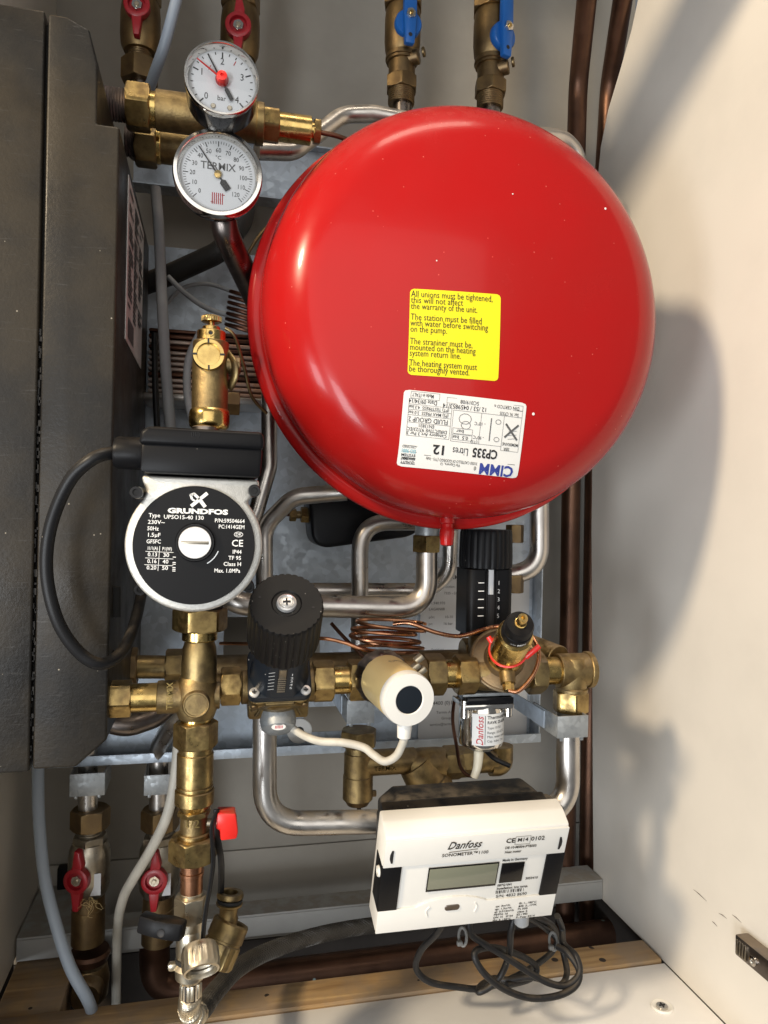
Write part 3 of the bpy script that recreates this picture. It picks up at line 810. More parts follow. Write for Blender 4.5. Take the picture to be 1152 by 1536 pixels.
tag(n_, 'brass union nut below the red vessel', 'union nut')

def piece(kind, o, ax, r, h, roll=0.0, seg=36):
    if kind == 'cyl': return cyl(o, ax, r, h, .0006, seg)
    if kind == 'nut': return nut(o, ax, 2 * r, h, roll)
    if kind == 'thr': return thread(o, ax, r, h, max(3, int(h / .0022)))
    if kind == 'bar': return lathe(o, ax, [(0, 0), (r * .8, 0), (r * .95, h * .12), (r, h * .3), (r, h * .7), (r * .95, h * .88), (r * .8, h), (0, h)], seg)
    if kind == 'rib': return lathe(o, ax, [(0, 0), (r * .93, 0), (r * .93, h * .3), (r, h * .36), (r, h * .64), (r * .93, h * .7), (r * .93, h), (0, h)], seg)
    if kind == 'cone': return lathe(o, ax, [(0, 0), (r, 0), (r * .72, h), (0, h)], seg)
    if kind == 'conei': return lathe(o, ax, [(0, 0), (r * .72, 0), (r, h), (0, h)], seg)
def htrain(rt, base, items):
    """pieces along X; base = (px, py, Y); items = (kind, px0, px1, radius_px, mat, name[, roll])"""
    b = P(*base)
    for it in items:
        kind, x0, x1, rp, m_, nm = it[:6]
        xx0, xx1 = P(x0, base[1], base[2]).x, P(x1, base[1], base[2]).x
        o = V((xx0, b.y, b.z)); s = sc(V(((xx0 + xx1) / 2, b.y, b.z)))
        mk(nm, piece(kind, o, AX, rp * s, xx1 - xx0, it[6] if len(it) > 6 else 0.0), m_, rt)
def vtrain(rt, base, items, ax=None):
    """pieces downward; base = (px, py, Y); items = (kind, py0, py1, radius_px, mat, name[, roll])"""
    b = P(*base)
    for it in items:
        kind, y0, y1, rp, m_, nm = it[:6]
        z0, z1 = P(base[0], y0, base[2]).z, P(base[0], y1, base[2]).z
        o = V((b.x, b.y, z0)); s = sc(V((b.x, b.y, (z0 + z1) / 2)))
        mk(nm, piece(kind, o, -AZ, rp * s, z0 - z1, it[6] if len(it) > 6 else 0.0), m_, rt)

# ------------------------------------------------------------------ upper brass manifold with the two gauges
YM = 0.635
r = root('brass_manifold', P(300, 175, YM), 'upper brass manifold with a hexagon nut leaving the black cover', 'manifold')
htrain(r, (205, 161, YM), [('thr', 140, 192, 24, 'rust_grey', 'thread'), ('nut', 190, 226, 31, 'brass', 'union_nut', rad(20)), ('cyl', 225, 236, 25, 'brass_bright', 'collar'),
                           ('cyl', 234, 392, 28, 'brass_cast', 'body'), ('cyl', 384, 396, 30, 'brass_dull', 'end_ring'), ('nut', 394, 419, 23, 'brass', 'plug_nut', rad(10)), ('cyl', 418, 467, 20.5, 'brass_bright', 'sensor_pocket'),
                           ('cyl', 466, 472, 13, 'brass_bright', 'neck'), ('nut', 471, 481, 16.5, 'brass', 'gland_nut', rad(10))])
b = P(400, 161, YM); z = P(205, 161, YM).z
c0 = V((P(480, 161, YM).x, YM, z))
mk('capillary', tube(spline([c0, c0 + V((.02, .002, -.001)), c0 + V((.05, .012, -.006)), c0 + V((.09, .04, -.012))]), .0021, 10), 'copper_dark', r)

Y2 = 0.685
r = root('brass_branch', P(250, 215, Y2), 'lower brass branch with a raised word behind the thermometer', 'pipe fitting')
htrain(r, (225, 216, Y2), [('thr', 188, 206, 22, 'rust_grey', 'thread'), ('nut', 203, 236, 31, 'brass_dull', 'union_nut', rad(25)), ('cyl', 235, 242, 27, 'brass_bright', 'collar'), ('cyl', 240, 330, 25.5, 'brass_cast', 'body')])
zz = P(225, 216, Y2).z
o = V((P(266, 206, Y2).x, Y2 - 25.8 * sc(P(266, 206, Y2)) * .80, zz + 25.8 * sc(P(266, 206, Y2)) * .62))
bx, by = AX, V((0, .62, .80))
text([('TERMIX', -.012, -.001, .0085, 'LEFT', .02, 1.1)], o, bx, by, 'brass_bright', r, 'raised_lettering')

def arc_text(vals, R, a0, a1, vmax, size, fn=None):
    out = []
    for v in vals:
        a = a0 + (a1 - a0) * v / vmax
        out.append((str(v), R * math.cos(a), R * math.sin(a), size, 'CENTER', 0, .85))
    return out
def ticks(n, big, R0, R1, Rb, a0, a1, w1, w2):
    out = []
    for k in range(n + 1):
        a = a0 + (a1 - a0) * k / n
        rr = Rb if k % big == 0 else R0
        out.append((rr * math.cos(a), rr * math.sin(a), R1 * math.cos(a), R1 * math.sin(a), w2 if k % big == 0 else w1))
    return out
def needle(pts, o, bx, by, h): return prism(pts, o, bx, by, h, 0, bz=OUT)

# pressure gauge
YG = 0.538
o = P(333, 120, YG); s = sc(o); R = 55.5 * s
r = root('pressure_gauge', o + V((0, .03, -R)), 'round black pressure gauge marked 0 to 4 bar with a red pointer', 'pressure gauge')
mk('case', lathe(o, OUT, [(0, -.030), (R * .90, -.030), (R * .965, -.026), (R * .97, -.004), (R * .97, -.002)], 64), 'black_gloss', r)
mk('bezel', lathe(o, OUT, [(R * .97, -.003), (R * 1.0, -.002), (R * 1.005, .002), (R * .985, .0035), (R * .935, .0035), (R * .905, .0022), (R * .885, -.004)], 72), 'chrome', r)
dl = mk('dial', lathe(o, OUT, [(0, -.004), (R * .90, -.004)], 64), 'dial', r)
fo = o + OUT * (-.0037)
A0, A1 = rad(225), rad(-45)
mk('scale_marks', strips(ticks(20, 5, R * .76, R * .83, R * .68, A0, A1, .0006, .0009), fo, AX, AZ), 'ink', dl)
text(arc_text([0, 1, 2, 3, 4], R * .58, A0, A1, 4, .0068) + [('bar', 0, -R * .42, .0052, 'CENTER', 0, .9), ('TERMIX', 0, -R * .82, .0024, 'CENTER')], fo, AX, AZ, 'ink', dl, 'numerals')
mk('red_mark', strips([(R * .30, R * .52, R * .36, R * .64, .0006), (-R * .36, R * .30, -R * .30, R * .44, .0004)], fo, AX, AZ), 'ink_red', dl)
for sx in (-.22, .22): mk('dial_screw', cyl(fo + AX * R * sx - AZ * R * .66, OUT, R * .07, .001, seg=16), 'nickel', r)
def ptr(a, L, W, tail, tw, off, m_, nm):
    d, n = V((math.cos(a), 0, math.sin(a))), V((-math.sin(a), 0, math.cos(a)))
    pts = [(L, W * .25), (0, W * .5), (-tail * .35, W * .45), (-tail * .45, tw), (-tail, tw), (-tail, -tw), (-tail * .45, -tw), (-tail * .35, -W * .45), (0, -W * .5), (L, -W * .25)]
    return mk(nm, prism(pts, fo + OUT * off, d, n, .0004, 0, bz=OUT), m_, r)
ptr(rad(120), R * .78, .0013, R * .55, .0015, .0022, 'ink', 'pointer')
ptr(rad(146), R * .80, .0016, .0001, .0004, .0052, 'red_bright', 'red_pointer')
mk('red_hub', lathe(fo + OUT * .003, OUT, [(0, 0), (R * .17, 0), (R * .18, .002), (R * .14, .004), (R * .13, .007), (R * .05, .0075), (R * .05, .006), (0, .006)], 28), 'red_bright', r)
mk('lens', lathe(o + OUT * .0022, OUT, [(0, 0.0008), (R * .5, .0006), (R * .905, 0)], 48), 'glass', r)
mk('stem', cyl(o + V((0, .029, -.004)), AY, .007, .045), 'brass_dark', r)

# thermometer
YT = 0.565
o = P(327, 260.5, YT); s = sc(o); R = 66 * s
r = root('thermometer', o + V((0, .02, -R)), 'round silver thermometer dial reading 0 to 120 degrees', 'thermometer')
mk('case', lathe(o, OUT, [(0, -.014), (R * .92, -.014), (R * .96, -.012), (R * .965, -.002)], 64), 'black_gloss', r)
mk('bezel', lathe(o, OUT, [(R * .96, -.006), (R * 1.0, -.005), (R * 1.004, .0005), (R * .975, .0032), (R * .90, .0036), (R * .86, .0020), (R * .835, -.003)], 80), 'chrome', r)
dl = mk('dial', lathe(o, OUT, [(0, -.003), (R * .85, -.003)], 64), 'dial', r)
fo = o + OUT * (-.0027)
mk('scale_marks', strips(ticks(60, 5, R * .715, R * .775, R * .66, A0, A1, .00034, .0006), fo, AX, AZ), 'ink', dl)
text(arc_text([0, 10, 20, 30, 40, 50, 60, 70, 80, 90, 100, 110, 120], R * .565, A0, A1, 120, .0048) + [('\u00b0C', 0, R * .40, .0040, 'CENTER')], fo, AX, AZ, 'ink', dl, 'numerals')
text([('TERMIX', 0, R * .195, .0078, 'CENTER', .012, .95)], fo, AX, AZ, 'ink_grey', dl, 'lettering')
sg = []
for k in range(6): x = (-.115 + .045 * k) * R; sg.append((x, -R * (.40 + .0 * k), x, -R * .66, .0007))
sg += [(-.15 * R, -.62 * R, -.09 * R, -.62 * R, .0006), (.09 * R, -.44 * R, .16 * R, -.44 * R, .0006)]
mk('radiator_symbol', strips(sg, fo, AX, AZ), 'ink_red', dl)
ptr(rad(126), R * .74, .0012, R * .40, .0024, .0010, 'ink', 'pointer')
mk('hub', lathe(fo + OUT * .001, OUT, [(0, 0), (R * .085, 0), (R * .085, .0016), (R * .05, .002), (0, .0022)], 24), 'brass_bright', r)
mk('lens', lathe(o + OUT * .0018, OUT, [(0, 0.0010), (R * .5, .0007), (R * .86, 0)], 48), 'glass', r)
mk('stem', cyl(o + V((0, .013, 0)), AY, .0065, .09), 'brass_dark', r)

# ------------------------------------------------------------------ brass air vent above the pump
YV = 0.565
r = root('air_vent', P(316, 640, YV), 'bright brass air vent valve with a knurled screw standing on the pump', 'air vent')
vtrain(r, (316, 540, YV), [('bar', 474, 484, 14.5, 'brass_bright', 'knurled_screw'), ('cyl', 483, 494, 4.5, 'brass_bright', 'spindle'), ('cyl', 490, 499, 13, 'brass_bright', 'bonnet'), ('cyl', 497, 516, 21, 'brass_bright', 'head'),
                           ('cyl', 513, 620, 26.5, 'brass_cast', 'body'), ('bar', 612, 645, 30, 'brass_bright', 'base_collar')])
b = P(316, 540, YV); s = sc(b)
g = G()
for k in range(28):
    a = 2 * math.pi * k / 28
    zz = P(316, 479, YV).z
    g = g + box(V((b.x + 14.2 * s * math.cos(a), YV + 14.2 * s * math.sin(a), zz)), (.0009, .0009, 7 * s), bev=0)
mk('knurling', g, 'brass', r)
o = P(313, 533, YV - 27 * s)
mk('plug_ring', lathe(o + AY * .012, OUT, [(0, 0), (20 * s, 0), (20 * s, .010), (23 * s, .011), (23 * s, .0155), (22 * s, .0165), (17 * s, .0165), (16.2 * s, .015), (16.2 * s, .013), (0, .013)], 48), 'brass_bright', r)
for k in range(4):
    a = rad(90 * k + 2)
    mk('plug_slot', box(o + V((19.5 * s * math.cos(a), -.0046, 19.5 * s * math.sin(a))), (7 * s, .0012, 2.6 * s), (V((math.cos(a), 0, math.sin(a))), AY, V((-math.sin(a), 0, math.cos(a)))), bev=0), 'ink', r)
mk('vent_hole', lathe(P(316, 499.5, YV - 21.3 * s), OUT, [(0, .0006), (3.2 * s, .0006), (3.4 * s, .002), (5.0 * s, .002), (5.2 * s, 0)], 20), 'brass_bright', r)
mk('bleed_bore', lathe(P(316, 499.5, YV - 21.4 * s - .0011), OUT, [(0, 0), (3.2 * s, 0)], 16), 'ink', r)
lv = P(343, 555, YV + .004)
mk('side_lever', tube(spline([P(340, 530, YV), P(350, 545, YV - .006), P(352, 565, YV - .006), P(344, 582, YV)]), 7 * s, 12, flat=.5) , 'brass_dull', r)
mk('side_boss', cyl(P(336, 548, YV), AX, 13 * s, .012), 'brass_dull', r)
q = P(352, 605, .62); s = sc(q)
tag(mk('backing_nut', nut(q - AX * .008, AX, 34 * s, .012, .3), 'brass_dark'), 'dark brass nut hidden to the right of the air vent', 'nut')

# ------------------------------------------------------------------ circulation pump
YPU = 0.470
o = P(292, 818, YPU); s = sc(o)
tl = rad(0.7)
bx, by = V((math.cos(tl), 0, -math.sin(tl))), V((math.sin(tl), 0, math.cos(tl)))
r = root('circulation_pump', o + V((0, .05, -.05)), 'silver and black circulation pump with a round nameplate', 'pump')
R = 101 * s
def pu(px, py, d=0.0): return o + bx * ((px - 292) * s) - by * ((py - 818) * s) + OUT * d
# housing outline: disc merging into a straight top shoulder
out_ = []
for k in range(49):
    a = rad(138 + (402 - 138) * k / 48)
    out_.append((R * math.cos(a), R * math.sin(a)))
top = (818 - 716) * s
out_ += [(86 * s, 80 * s), (93 * s, 88 * s), (93 * s, top), (-80 * s, top), (-78 * s, 92 * s), (-72 * s, 80 * s)]
mk('stator_housing', prism(out_, o + AY * .002, bx, by, .070, .004, 3, bz=AY), 'aluminium', r, 40)
mk('nameplate', lathe(o, OUT, [(0, .0006), (88 * s, .0006), (89 * s, 0), (89 * s, -.004)], 96, by), 'black_print', r)
# terminal box
tb = prism([((-81) * s, 105 * s), (94 * s, 105 * s), (96 * s, 150 * s), (-81 * s, 150 * s)], o + OUT * .004, bx, by, .066, .0025, 2, bz=AY)
mk('terminal_box', tb, 'black_plastic', r)
lid = G()
pf = [(-84 * s, 147 * s), (97 * s, 147 * s), (98 * s, 160 * s), (95 * s, 174 * s), (-72 * s, 174 * s), (-82 * s, 166 * s)]
mk('box_lid', prism(pf, o + OUT * .006, bx, by, .066, .005, 3, bz=AY), 'black_plastic', r)
text([('(III)', -4 * s, 165 * s, .004, 'CENTER')], o + OUT * .0063, bx, by, 'black_gloss', r, 'moulded_mark')
# gland
gl0 = pu(213, 681, -.022)
mk('cable_gland', lathe(gl0, -bx, [(0, -.004), (24 * s, -.004), (25.5 * s, .002), (25 * s, 40 * s), (22 * s, 46 * s), (9 * s, 49 * s), (0, 49 * s)], 28, by), 'black_plastic', r)
# bolts
for x, y in ((377, 733), (207, 742), (376, 884), (212, 890)):
    q = pu(x, y, .004 if y < 800 else -.02)
    mk('bolt', lathe(q + AY * .03, OUT, [(0, 0), (9.5 * s, 0), (9.5 * s, .031), (8.6 * s, .032), (5 * s, .032), (4.4 * s, .029), (0, .029)], 24), 'black_gloss', r)
# volute behind
mk('volute', lathe(o + AY * .066, AY, [(0, 0), (R * .92, 0), (R * 1.0, .006), (R * 1.0, .022), (R * .8, .040), (R * .5, .055), (0, .056)], 48), 'brass_dark', r)
ax0 = P(303, 905, .56)
mk('port', cyl(V((ax0.x, .56, P(303, 640, .56).z)), -AZ, 24 * s, .14, seg=28), 'steel_dark', r)
# vent screw
q = pu(292.5, 813.5, .0008)
mk('screw_collar', lathe(q, OUT, [(0, 0), (28 * s, 0), (29 * s, .002), (27.5 * s, .0035), (25.5 * s, .0035), (25 * s, .002), (0, .002)], 48), 'black_gloss', r)
vsw = mk('vent_screw', lathe(q + OUT * .001, OUT, [(24 * s, 0), (24 * s, .0030), (23.2 * s, .0036), (0, .0037)], 48), 'silver_machined', r)
mk('screw_slot', box(q + OUT * .0046, (40 * s, .0006, 4.5 * s), (bx, AY, by), bev=0.0002), 'nickel_dirty', vsw)
# print on the nameplate
def N_(px, py): return ((px - 292) * s, (818 - py) * s)
def nt_(t, px, py, size, al='LEFT', b=0, xs=1): u, v = N_(px, py); return (t, u, v, size, al, b, xs)
def nw(t, x0, x1, y, cap=6.0, b=.012): u, v = N_(x0, y); return (t, u, v, cap * s / .72, 'LEFT', b, -(x1 - x0) * s)
W_ = [nw('GRUNDFOS', 251.5, 339.5, 767.3, 7.3, .05), nw('Type', 224.8, 241, 775, 6), nw('UPSO15-40 130', 246, 303.5, 776.7), nw('P/N:59504664', 320, 364, 780), nw('PC:1414GEM', 326, 364, 789), nw('230V~', 223.8, 247.7, 785), nw('50Hz', 223.3, 239.4, 794.6),
      nw('1.5\u00b5F', 223.3, 240.8, 804), nw('GFSFC', 222.7, 243, 813.8), nw('I1/1(A)', 224.8, 239, 823.8, 5), nw('P1(W)', 245.6, 259, 824.2, 5), nw('0.13', 225.2, 238.3, 833), nw('30', 247, 255.4, 833.5), nw('0.16', 225, 238, 843), nw('40', 246.8, 255, 843.3),
      nw('0.20', 224.3, 238, 852.5), nw('50', 246, 254.4, 852.8), nw('DK', 351.5, 360.5, 800, 4.2), nw('CE', 346, 362.7, 813.8, 10.4, .01), nw('IP44', 347.7, 360.8, 826.7), nw('TF 95', 342, 360.8, 836), nw('Class H', 335, 360.8, 845.3), nw('Max. 1.0MPa', 321.7, 359.8, 855.4)]
npt = bpy.data.objects[[c.name for c in r.children if c.name.startswith('nameplate')][0]]
fo = o + OUT * .0008
text(W_, fo, bx, by, 'white_print', npt)
sg = []
def ln(x0, y0, x1, y1, w): a, b = N_(x0, y0), N_(x1, y1); sg.append((*a, *b, w))
ln(222, 828.3, 262, 829.3, .0003); ln(222, 838, 262, 839, .0003); ln(221, 848, 262, 849, .0003); ln(242, 820, 240.5, 857, .0003)
for y, n in ((836, 1), (844, 2), (851.5, 3)):
    for k in range(n): ln(261, y + 2.6 * k, 265.5, y + 2.6 * k + .2, .0005)
mk('rule_print', strips(sg, fo, bx, by), 'white_print', npt); sg = []
# spinning X mark above the name
ln(285, 759.5, 308, 739, .0021); ln(298.5, 751, 305.5, 760, .0022); ln(288, 740.5, 297, 748.5, .0017); ln(283.5, 743, 289, 740.5, .0014); ln(283.5, 742, 286, 749, .0014); ln(286, 749, 291, 752, .0012)
mk('logo_mark', strips(sg, fo, bx, by), 'white_print', npt); sg = []
for k in range(12):
    a, b = 2 * math.pi * k / 12, 2 * math.pi * (k + 1) / 12
    ln(356 + 6.5 * math.cos(a), 800 + 3.8 * math.sin(a), 356 + 6.5 * math.cos(b), 800 + 3.8 * math.sin(b), .0003)
mk('oval_mark', strips(sg, fo, bx, by), 'white_print', npt); sg = []
for k in range(6):
    a, b = rad(20 + 6.5 * k), rad(20 + 6.5 * (k + 1))
    ln(292 + 37 * math.cos(a), 813 + 37 * math.sin(a), 292 + 37 * math.cos(b), 813 + 37 * math.sin(b), .0006)
mk('rotation_arrow', strips(sg, fo, bx, by), 'white_print', npt)
# power cable
cb = mk('pump_cable', tube(spline([gl0 - bx * 46 * s, P(140, 688, .485), P(104, 722, .49), P(76, 790, .500), P(70, 860, .506), P(86, 930, .510), P(118, 978, .515), P(152, 996, .520), P(182, 978, .535), P(202, 935, .56), P(214, 880, .60), P(222, 820, .64)], 10), .0041, 14), 'rubber_cable')
tag(cb, 'thick black cable looping from the pump across the black cover', 'cable')

# ------------------------------------------------------------------ brass column below the pump
YC = 0.560
r = root('brass_cross', P(295, 1060, YC), 'brass cross fitting with a round front plug below the pump', 'pipe fitting')
vtrain(r, (300, 940, YC), [('cyl', 903, 914, 33, 'gasket', 'gasket'), ('nut', 912, 945, 36, 'brass', 'union_nut', rad(8)), ('cyl', 944, 960, 26, 'brass_bright', 'collar'), ('bar', 958, 1075, 26, 'brass_dull', 'body')])
o = P(295, 1046, YC); s = sc(o)
mk('hub', lathe(o + AZ * 34 * s, -AZ, [(0, 0), (25 * s, 2 * s), (31 * s, 16 * s), (33 * s, 33 * s), (31 * s, 50 * s), (26 * s, 64 * s), (0, 66 * s)], 40), 'brass_cast', r)
mk('front_plug', lathe(o + AY * .0 - AZ * .001, OUT, [(0, 0), (20 * s, 0), (20 * s, 34 * s), (18 * s, 37 * s), (16.5 * s, 37 * s), (15.5 * s, 36 * s), (0, 36.2 * s)], 36), 'brass_cast', r)
htrain(r, (290, 1044, YC), [('thr', 135, 170, 23, 'rust_grey', 'thread'), ('nut', 164, 198, 25, 'brass', 'union_nut', rad(22)), ('cyl', 197, 238, 21.5, 'brass_bright', 'nipple'), ('cyl', 236, 282, 24.5, 'brass_cast', 'socket'), ('cyl', 296, 330, 20, 'brass_dull', 'side_port')])
q = P(255, 1044, YC - 24.8 * s)
text([('TERMIX', 0, 0, .0062, 'CENTER', .01, .9)], q, AZ, -AX, 'brass_bright', r, 'raised_lettering')
r = root('check_valve', P(292, 1200, YC), 'brass check valve barrel with a large nut under the cross fitting', 'valve')
vtrain(r, (294, 1090, YC), [('cyl', 1070, 1086, 22, 'brass_bright', 'neck'), ('nut', 1082, 1119, 29, 'brass', 'union_nut', rad(5)), ('cyl', 1118, 1130, 25, 'brass', 'collar'), ('cyl', 1128, 1176, 27, 'brass', 'barrel'), ('rib', 1174, 1184, 27, 'brass', 'groove_ring'), ('cyl', 1183, 1204, 29, 'brass', 'lower_barrel'), ('cone', 1203, 1216, 28, 'brass_bright', 'taper')])
r = root('ball_valve', P(290, 1285, YC), 'small brass ball valve with a bright red T handle', 'valve')
vtrain(r, (291, 1230, YC), [('nut', 1214, 1222, 22, 'brass', 'top_ring', .2), ('cyl', 1221, 1250, 20, 'brass_cast', 'body'), ('cyl', 1247, 1256, 24, 'brass', 'collar'), ('nut', 1254, 1288, 32, 'brass', 'hexagon', rad(12))])
o = P(291, 1236, YC); s = sc(o)
text([('1/2', 0, 0, .0085, 'CENTER', .01)], P(288, 1237, YC - 20.6 * s), AX, AZ, 'brass_bright', r, 'raised_lettering')
mk('stem', cyl(o + AZ * 0 + AX * 15 * s, AX, 7 * s, 22 * s), 'nickel', r)
h0 = P(341, 1234, YC - .004)
hd = mk('handle', prism([(-15 * s, 20 * s), (12 * s, 18 * s), (16 * s, -10 * s), (14 * s, -21 * s), (-10 * s, -22 * s), (-11 * s, -6 * s), (-17 * s, -4 * s)], h0 + OUT * .006, AX, AZ, .014, .0018, 2, bz=AY), 'red_bright', r)

r = root('copper_stub', P(287, 1340, YC), 'short crimped copper stub between the brass hexagon and the nickel nut', 'pipe')
vtrain(r, (288, 1300, YC), [('rib', 1286, 1302, 18.5, 'copper', 'bead'), ('rib', 1301, 1316, 18, 'copper', 'bead'), ('cyl', 1313, 1345, 16.5, 'copper', 'tube'), ('cyl', 1336, 1347, 17, 'nickel', 'solder_ring')])
r = root('drain_valve', P(285, 1440, YC), 'nickel drain valve with a black lever above the braided hose', 'valve')
vtrain(r, (286, 1390, YC), [('nut', 1342, 1378, 22, 'nickel', 'compression_nut', rad(12)), ('cyl', 1377, 1392, 20, 'nickel', 'collar'), ('bar', 1389, 1440, 21, 'nickel', 'body')])
o = P(286, 1400, YC); s = sc(o)
mk('stem', nut(P(268, 1390, YC - .012), V((-1, -.35, -.15)).normalized(), 20 * s, 22 * s, .2), 'nickel', r)
d = V((-.86, -.40, -.12)).normalized(); _, yy, _ = basis(d)
lc = P(243, 1403, YC - .022)
bx2 = V((.95, -.28, -.12)).normalized(); bz2 = V((.1, .1, .98)); bz2 = (bz2 - bx2 * bz2.dot(bx2)).normalized(); by2 = bz2.cross(bx2)
mk('lever', prism([(-36 * s, -9 * s), (-10 * s, -15 * s), (8 * s, -16 * s), (30 * s, -13 * s), (32 * s, 8 * s), (10 * s, 14 * s), (-12 * s, 9 * s), (-34 * s, 14 * s)], lc, bx2, by2, 25 * s, .002, 2, bz=bz2), 'black_plastic', r)
mk('lever_hole', lathe(lc + bx2 * 2 * s - by2 * 16.2 * s + bz2 * 10 * s, -by2, [(0, 0), (5 * s, 0), (5.6 * s, .0002)], 16), 'ink', r)
# knurled nickel cap hanging open on the drain outlet
cdir = V((.12, -.80, -.62)).normalized()
o = P(299, 1420, YC - .022)
r2 = root('knurled_cap', o, 'pale knurled metal cap hanging open in front of the drain valve', 'cap')
kn = lambda t, h, rr: rr * (1 + (.035 if (math.sin(t * 18) > .2 and .004 < h < .014) else 0))
mk('shell', lathe(o, cdir, [(0, 0), (24 * s, 0), (26 * s, .003), (26 * s, .0045), (26 * s, .0135), (26 * s, .0145), (25 * s, .0165), (22 * s, .017), (20.5 * s, .015), (20.5 * s, .005), (0, .004)], 108, None, kn), 'nickel', r2, 30)
mk('inner_thread', lathe(o, cdir, [(20.4 * s, .014), (18.5 * s, .0125), (20.2 * s, .011), (18.5 * s, .0095), (20.2 * s, .008), (18.5 * s, .0065), (0, .0060)], 40), 'nickel_dirty', r2)
# hose tail
r = root('braided_hose', P(283, 1500, YC), 'braided hose with a winged metal tail curving back behind the batten', 'hose')
vtrain(r, (286, 1450, YC), [('cyl', 1433, 1440, 23, 'gasket', 'washer'), ('conei', 1438, 1446, 26, 'nickel', 'nut_top'), ('cyl', 1445, 1464, 22.5, 'nickel', 'wing_nut'), ('cone', 1462, 1470, 22, 'nickel', 'nut_taper'), ('cyl', 1468, 1500, 15.5, 'chrome', 'ferrule')])
for sx in (-1, 1):
    mk('wing', box(P(286 + sx * 27, 1449, YC - .002), (14 * s, .006, 12 * s), bev=.002), 'nickel', r)
g = G()
b = P(286, 1482, YC); sf = sc(b)
for k in range(6):
    a = rad(60 * k + 80)
    g = g + box(b + V((15.2 * sf * math.cos(a), -15.2 * sf * abs(math.sin(a)), 0)) , (5 * sf, .0016, 22 * sf), (V((-math.sin(a), math.cos(a), 0)), V((math.cos(a), math.sin(a), 0)), AZ), bev=.0004)
mk('ferrule_flute', g, 'nickel', r)
hp_ = spline([P(286, 1494, YC), P(284, 1512, YC + .002), P(291, 1524, YC + .012), P(305, 1512, YC + .035), P(325, 1485, .63), P(360, 1450, .68), P(410, 1424, .72), P(480, 1402, .75), P(560, 1388, .77), P(640, 1384, .78)], 10)
mk('hose_core', tube(hp_, 15 * sf, 20), 'hose', r)
# braid: two families of strands wound round the first stretch of hose
def braid(path, R, n, turns, wire, sgn, upto):
    g = G()
    m = int(len(path) * upto)
    T = [(path[min(i + 1, m)] - path[max(i - 1, 0)]).normalized() for i in range(m)]
    for k in range(n):
        pts = []
        x = basis(T[0])[0]
        xs_ = []
        for i in range(m):
            x = (x - T[i] * x.dot(T[i])).normalized(); y = T[i].cross(x)
            xs_.append((x.copy(), y))
        for i in range(0, m):
            a = 2 * math.pi * k / n + sgn * turns * 2 * math.pi * i / m
            pts.append(path[i] + (xs_[i][0] * math.cos(a) + xs_[i][1] * math.sin(a)) * (R + wire * .4))
        g = g + tube(pts, wire, 4)
    return g
hp2 = []
for a, b in zip(hp_, hp_[1:]):
    for k in range(3): hp2.append(a.lerp(b, k / 3))
bo = mk('braid', braid(hp2[:80], 15 * sf, 12, 2.2, .0007, 1, .95) + braid(hp2[:80], 15 * sf, 12, 2.2, .0007, -1, .95), 'nickel', r)
bo2 = mk('outer_braid', braid(hp2[60:], 15 * sf, 14, 9, .00045, 1, .98) + braid(hp2[60:], 15 * sf, 14, 9, .00045, -1, .98), 'hose', r); bo2['kind'] = 'stuff'; bo['kind'] = 'stuff'

# hanging brass cap set and its black straps
o = P(346, 1338, .585); s = sc(o)
r = root('brass_cap_set', P(340, 1420, .585), 'old brass hose tail and knurled cap hanging from black straps', 'cap')
d1 = V((-.10, -.12, -1)).normalized()
mk('flange_ring', lathe(o, d1, [(10 * s, .012), (11 * s, 0), (18.5 * s, 0), (20 * s, .002), (20 * s, .0035), (16 * s, .005)], 36), 'brass_dull', r)
mk('o_ring', lathe(o + d1 * .0045, d1, [(15 * s, 0), (18.5 * s, .0005), (19 * s, .0016), (18.5 * s, .0027), (15 * s, .003)], 32), 'gasket', r)
mk('tail', lathe(o + d1 * .007, d1, [(15 * s, 0), (20 * s, .001), (19 * s, .0025), (14 * s, .004), (13 * s, .009), (15.5 * s, .012), (14 * s, .0165), (16 * s, .019), (14.5 * s, .024), (14 * s, .034), (0, .034)], 32), 'brass_cast', r)
d2 = V((-.42, -.30, -.86)).normalized()
o2 = P(348, 1381, .585)
kn2 = lambda t, h, rr: rr * (1 + (.04 if (math.sin(t * 18) > .2 and h > .0165) else 0))
mk('cap', lathe(o2, d2, [(20 * s, .010), (22 * s, .001), (25.5 * s, 0), (27.5 * s, .0015), (27.5 * s, .013), (25.8 * s, .0135), (25.8 * s, .015), (27.2 * s, .0155), (27.2 * s, .017), (26.5 * s, .030), (24.5 * s, .032), (0, .032)], 108, None, kn2), 'brass_dull', r, 30)
for nm, pts in (('strap', [P(327, 1216, .553), P(318, 1240, .548), P(320, 1290, .548), P(315, 1330, .546), P(308, 1370, .543), P(304, 1412, .541)]),
                ('strap', [P(325, 1214, .556), P(325, 1250, .556), P(331, 1285, .562), P(332, 1315, .575), P(331, 1345, .585)])):
    mk(nm, tube(spline(pts, 8), 4.6 * s, 10, flat=.45), 'rubber_cable', r)
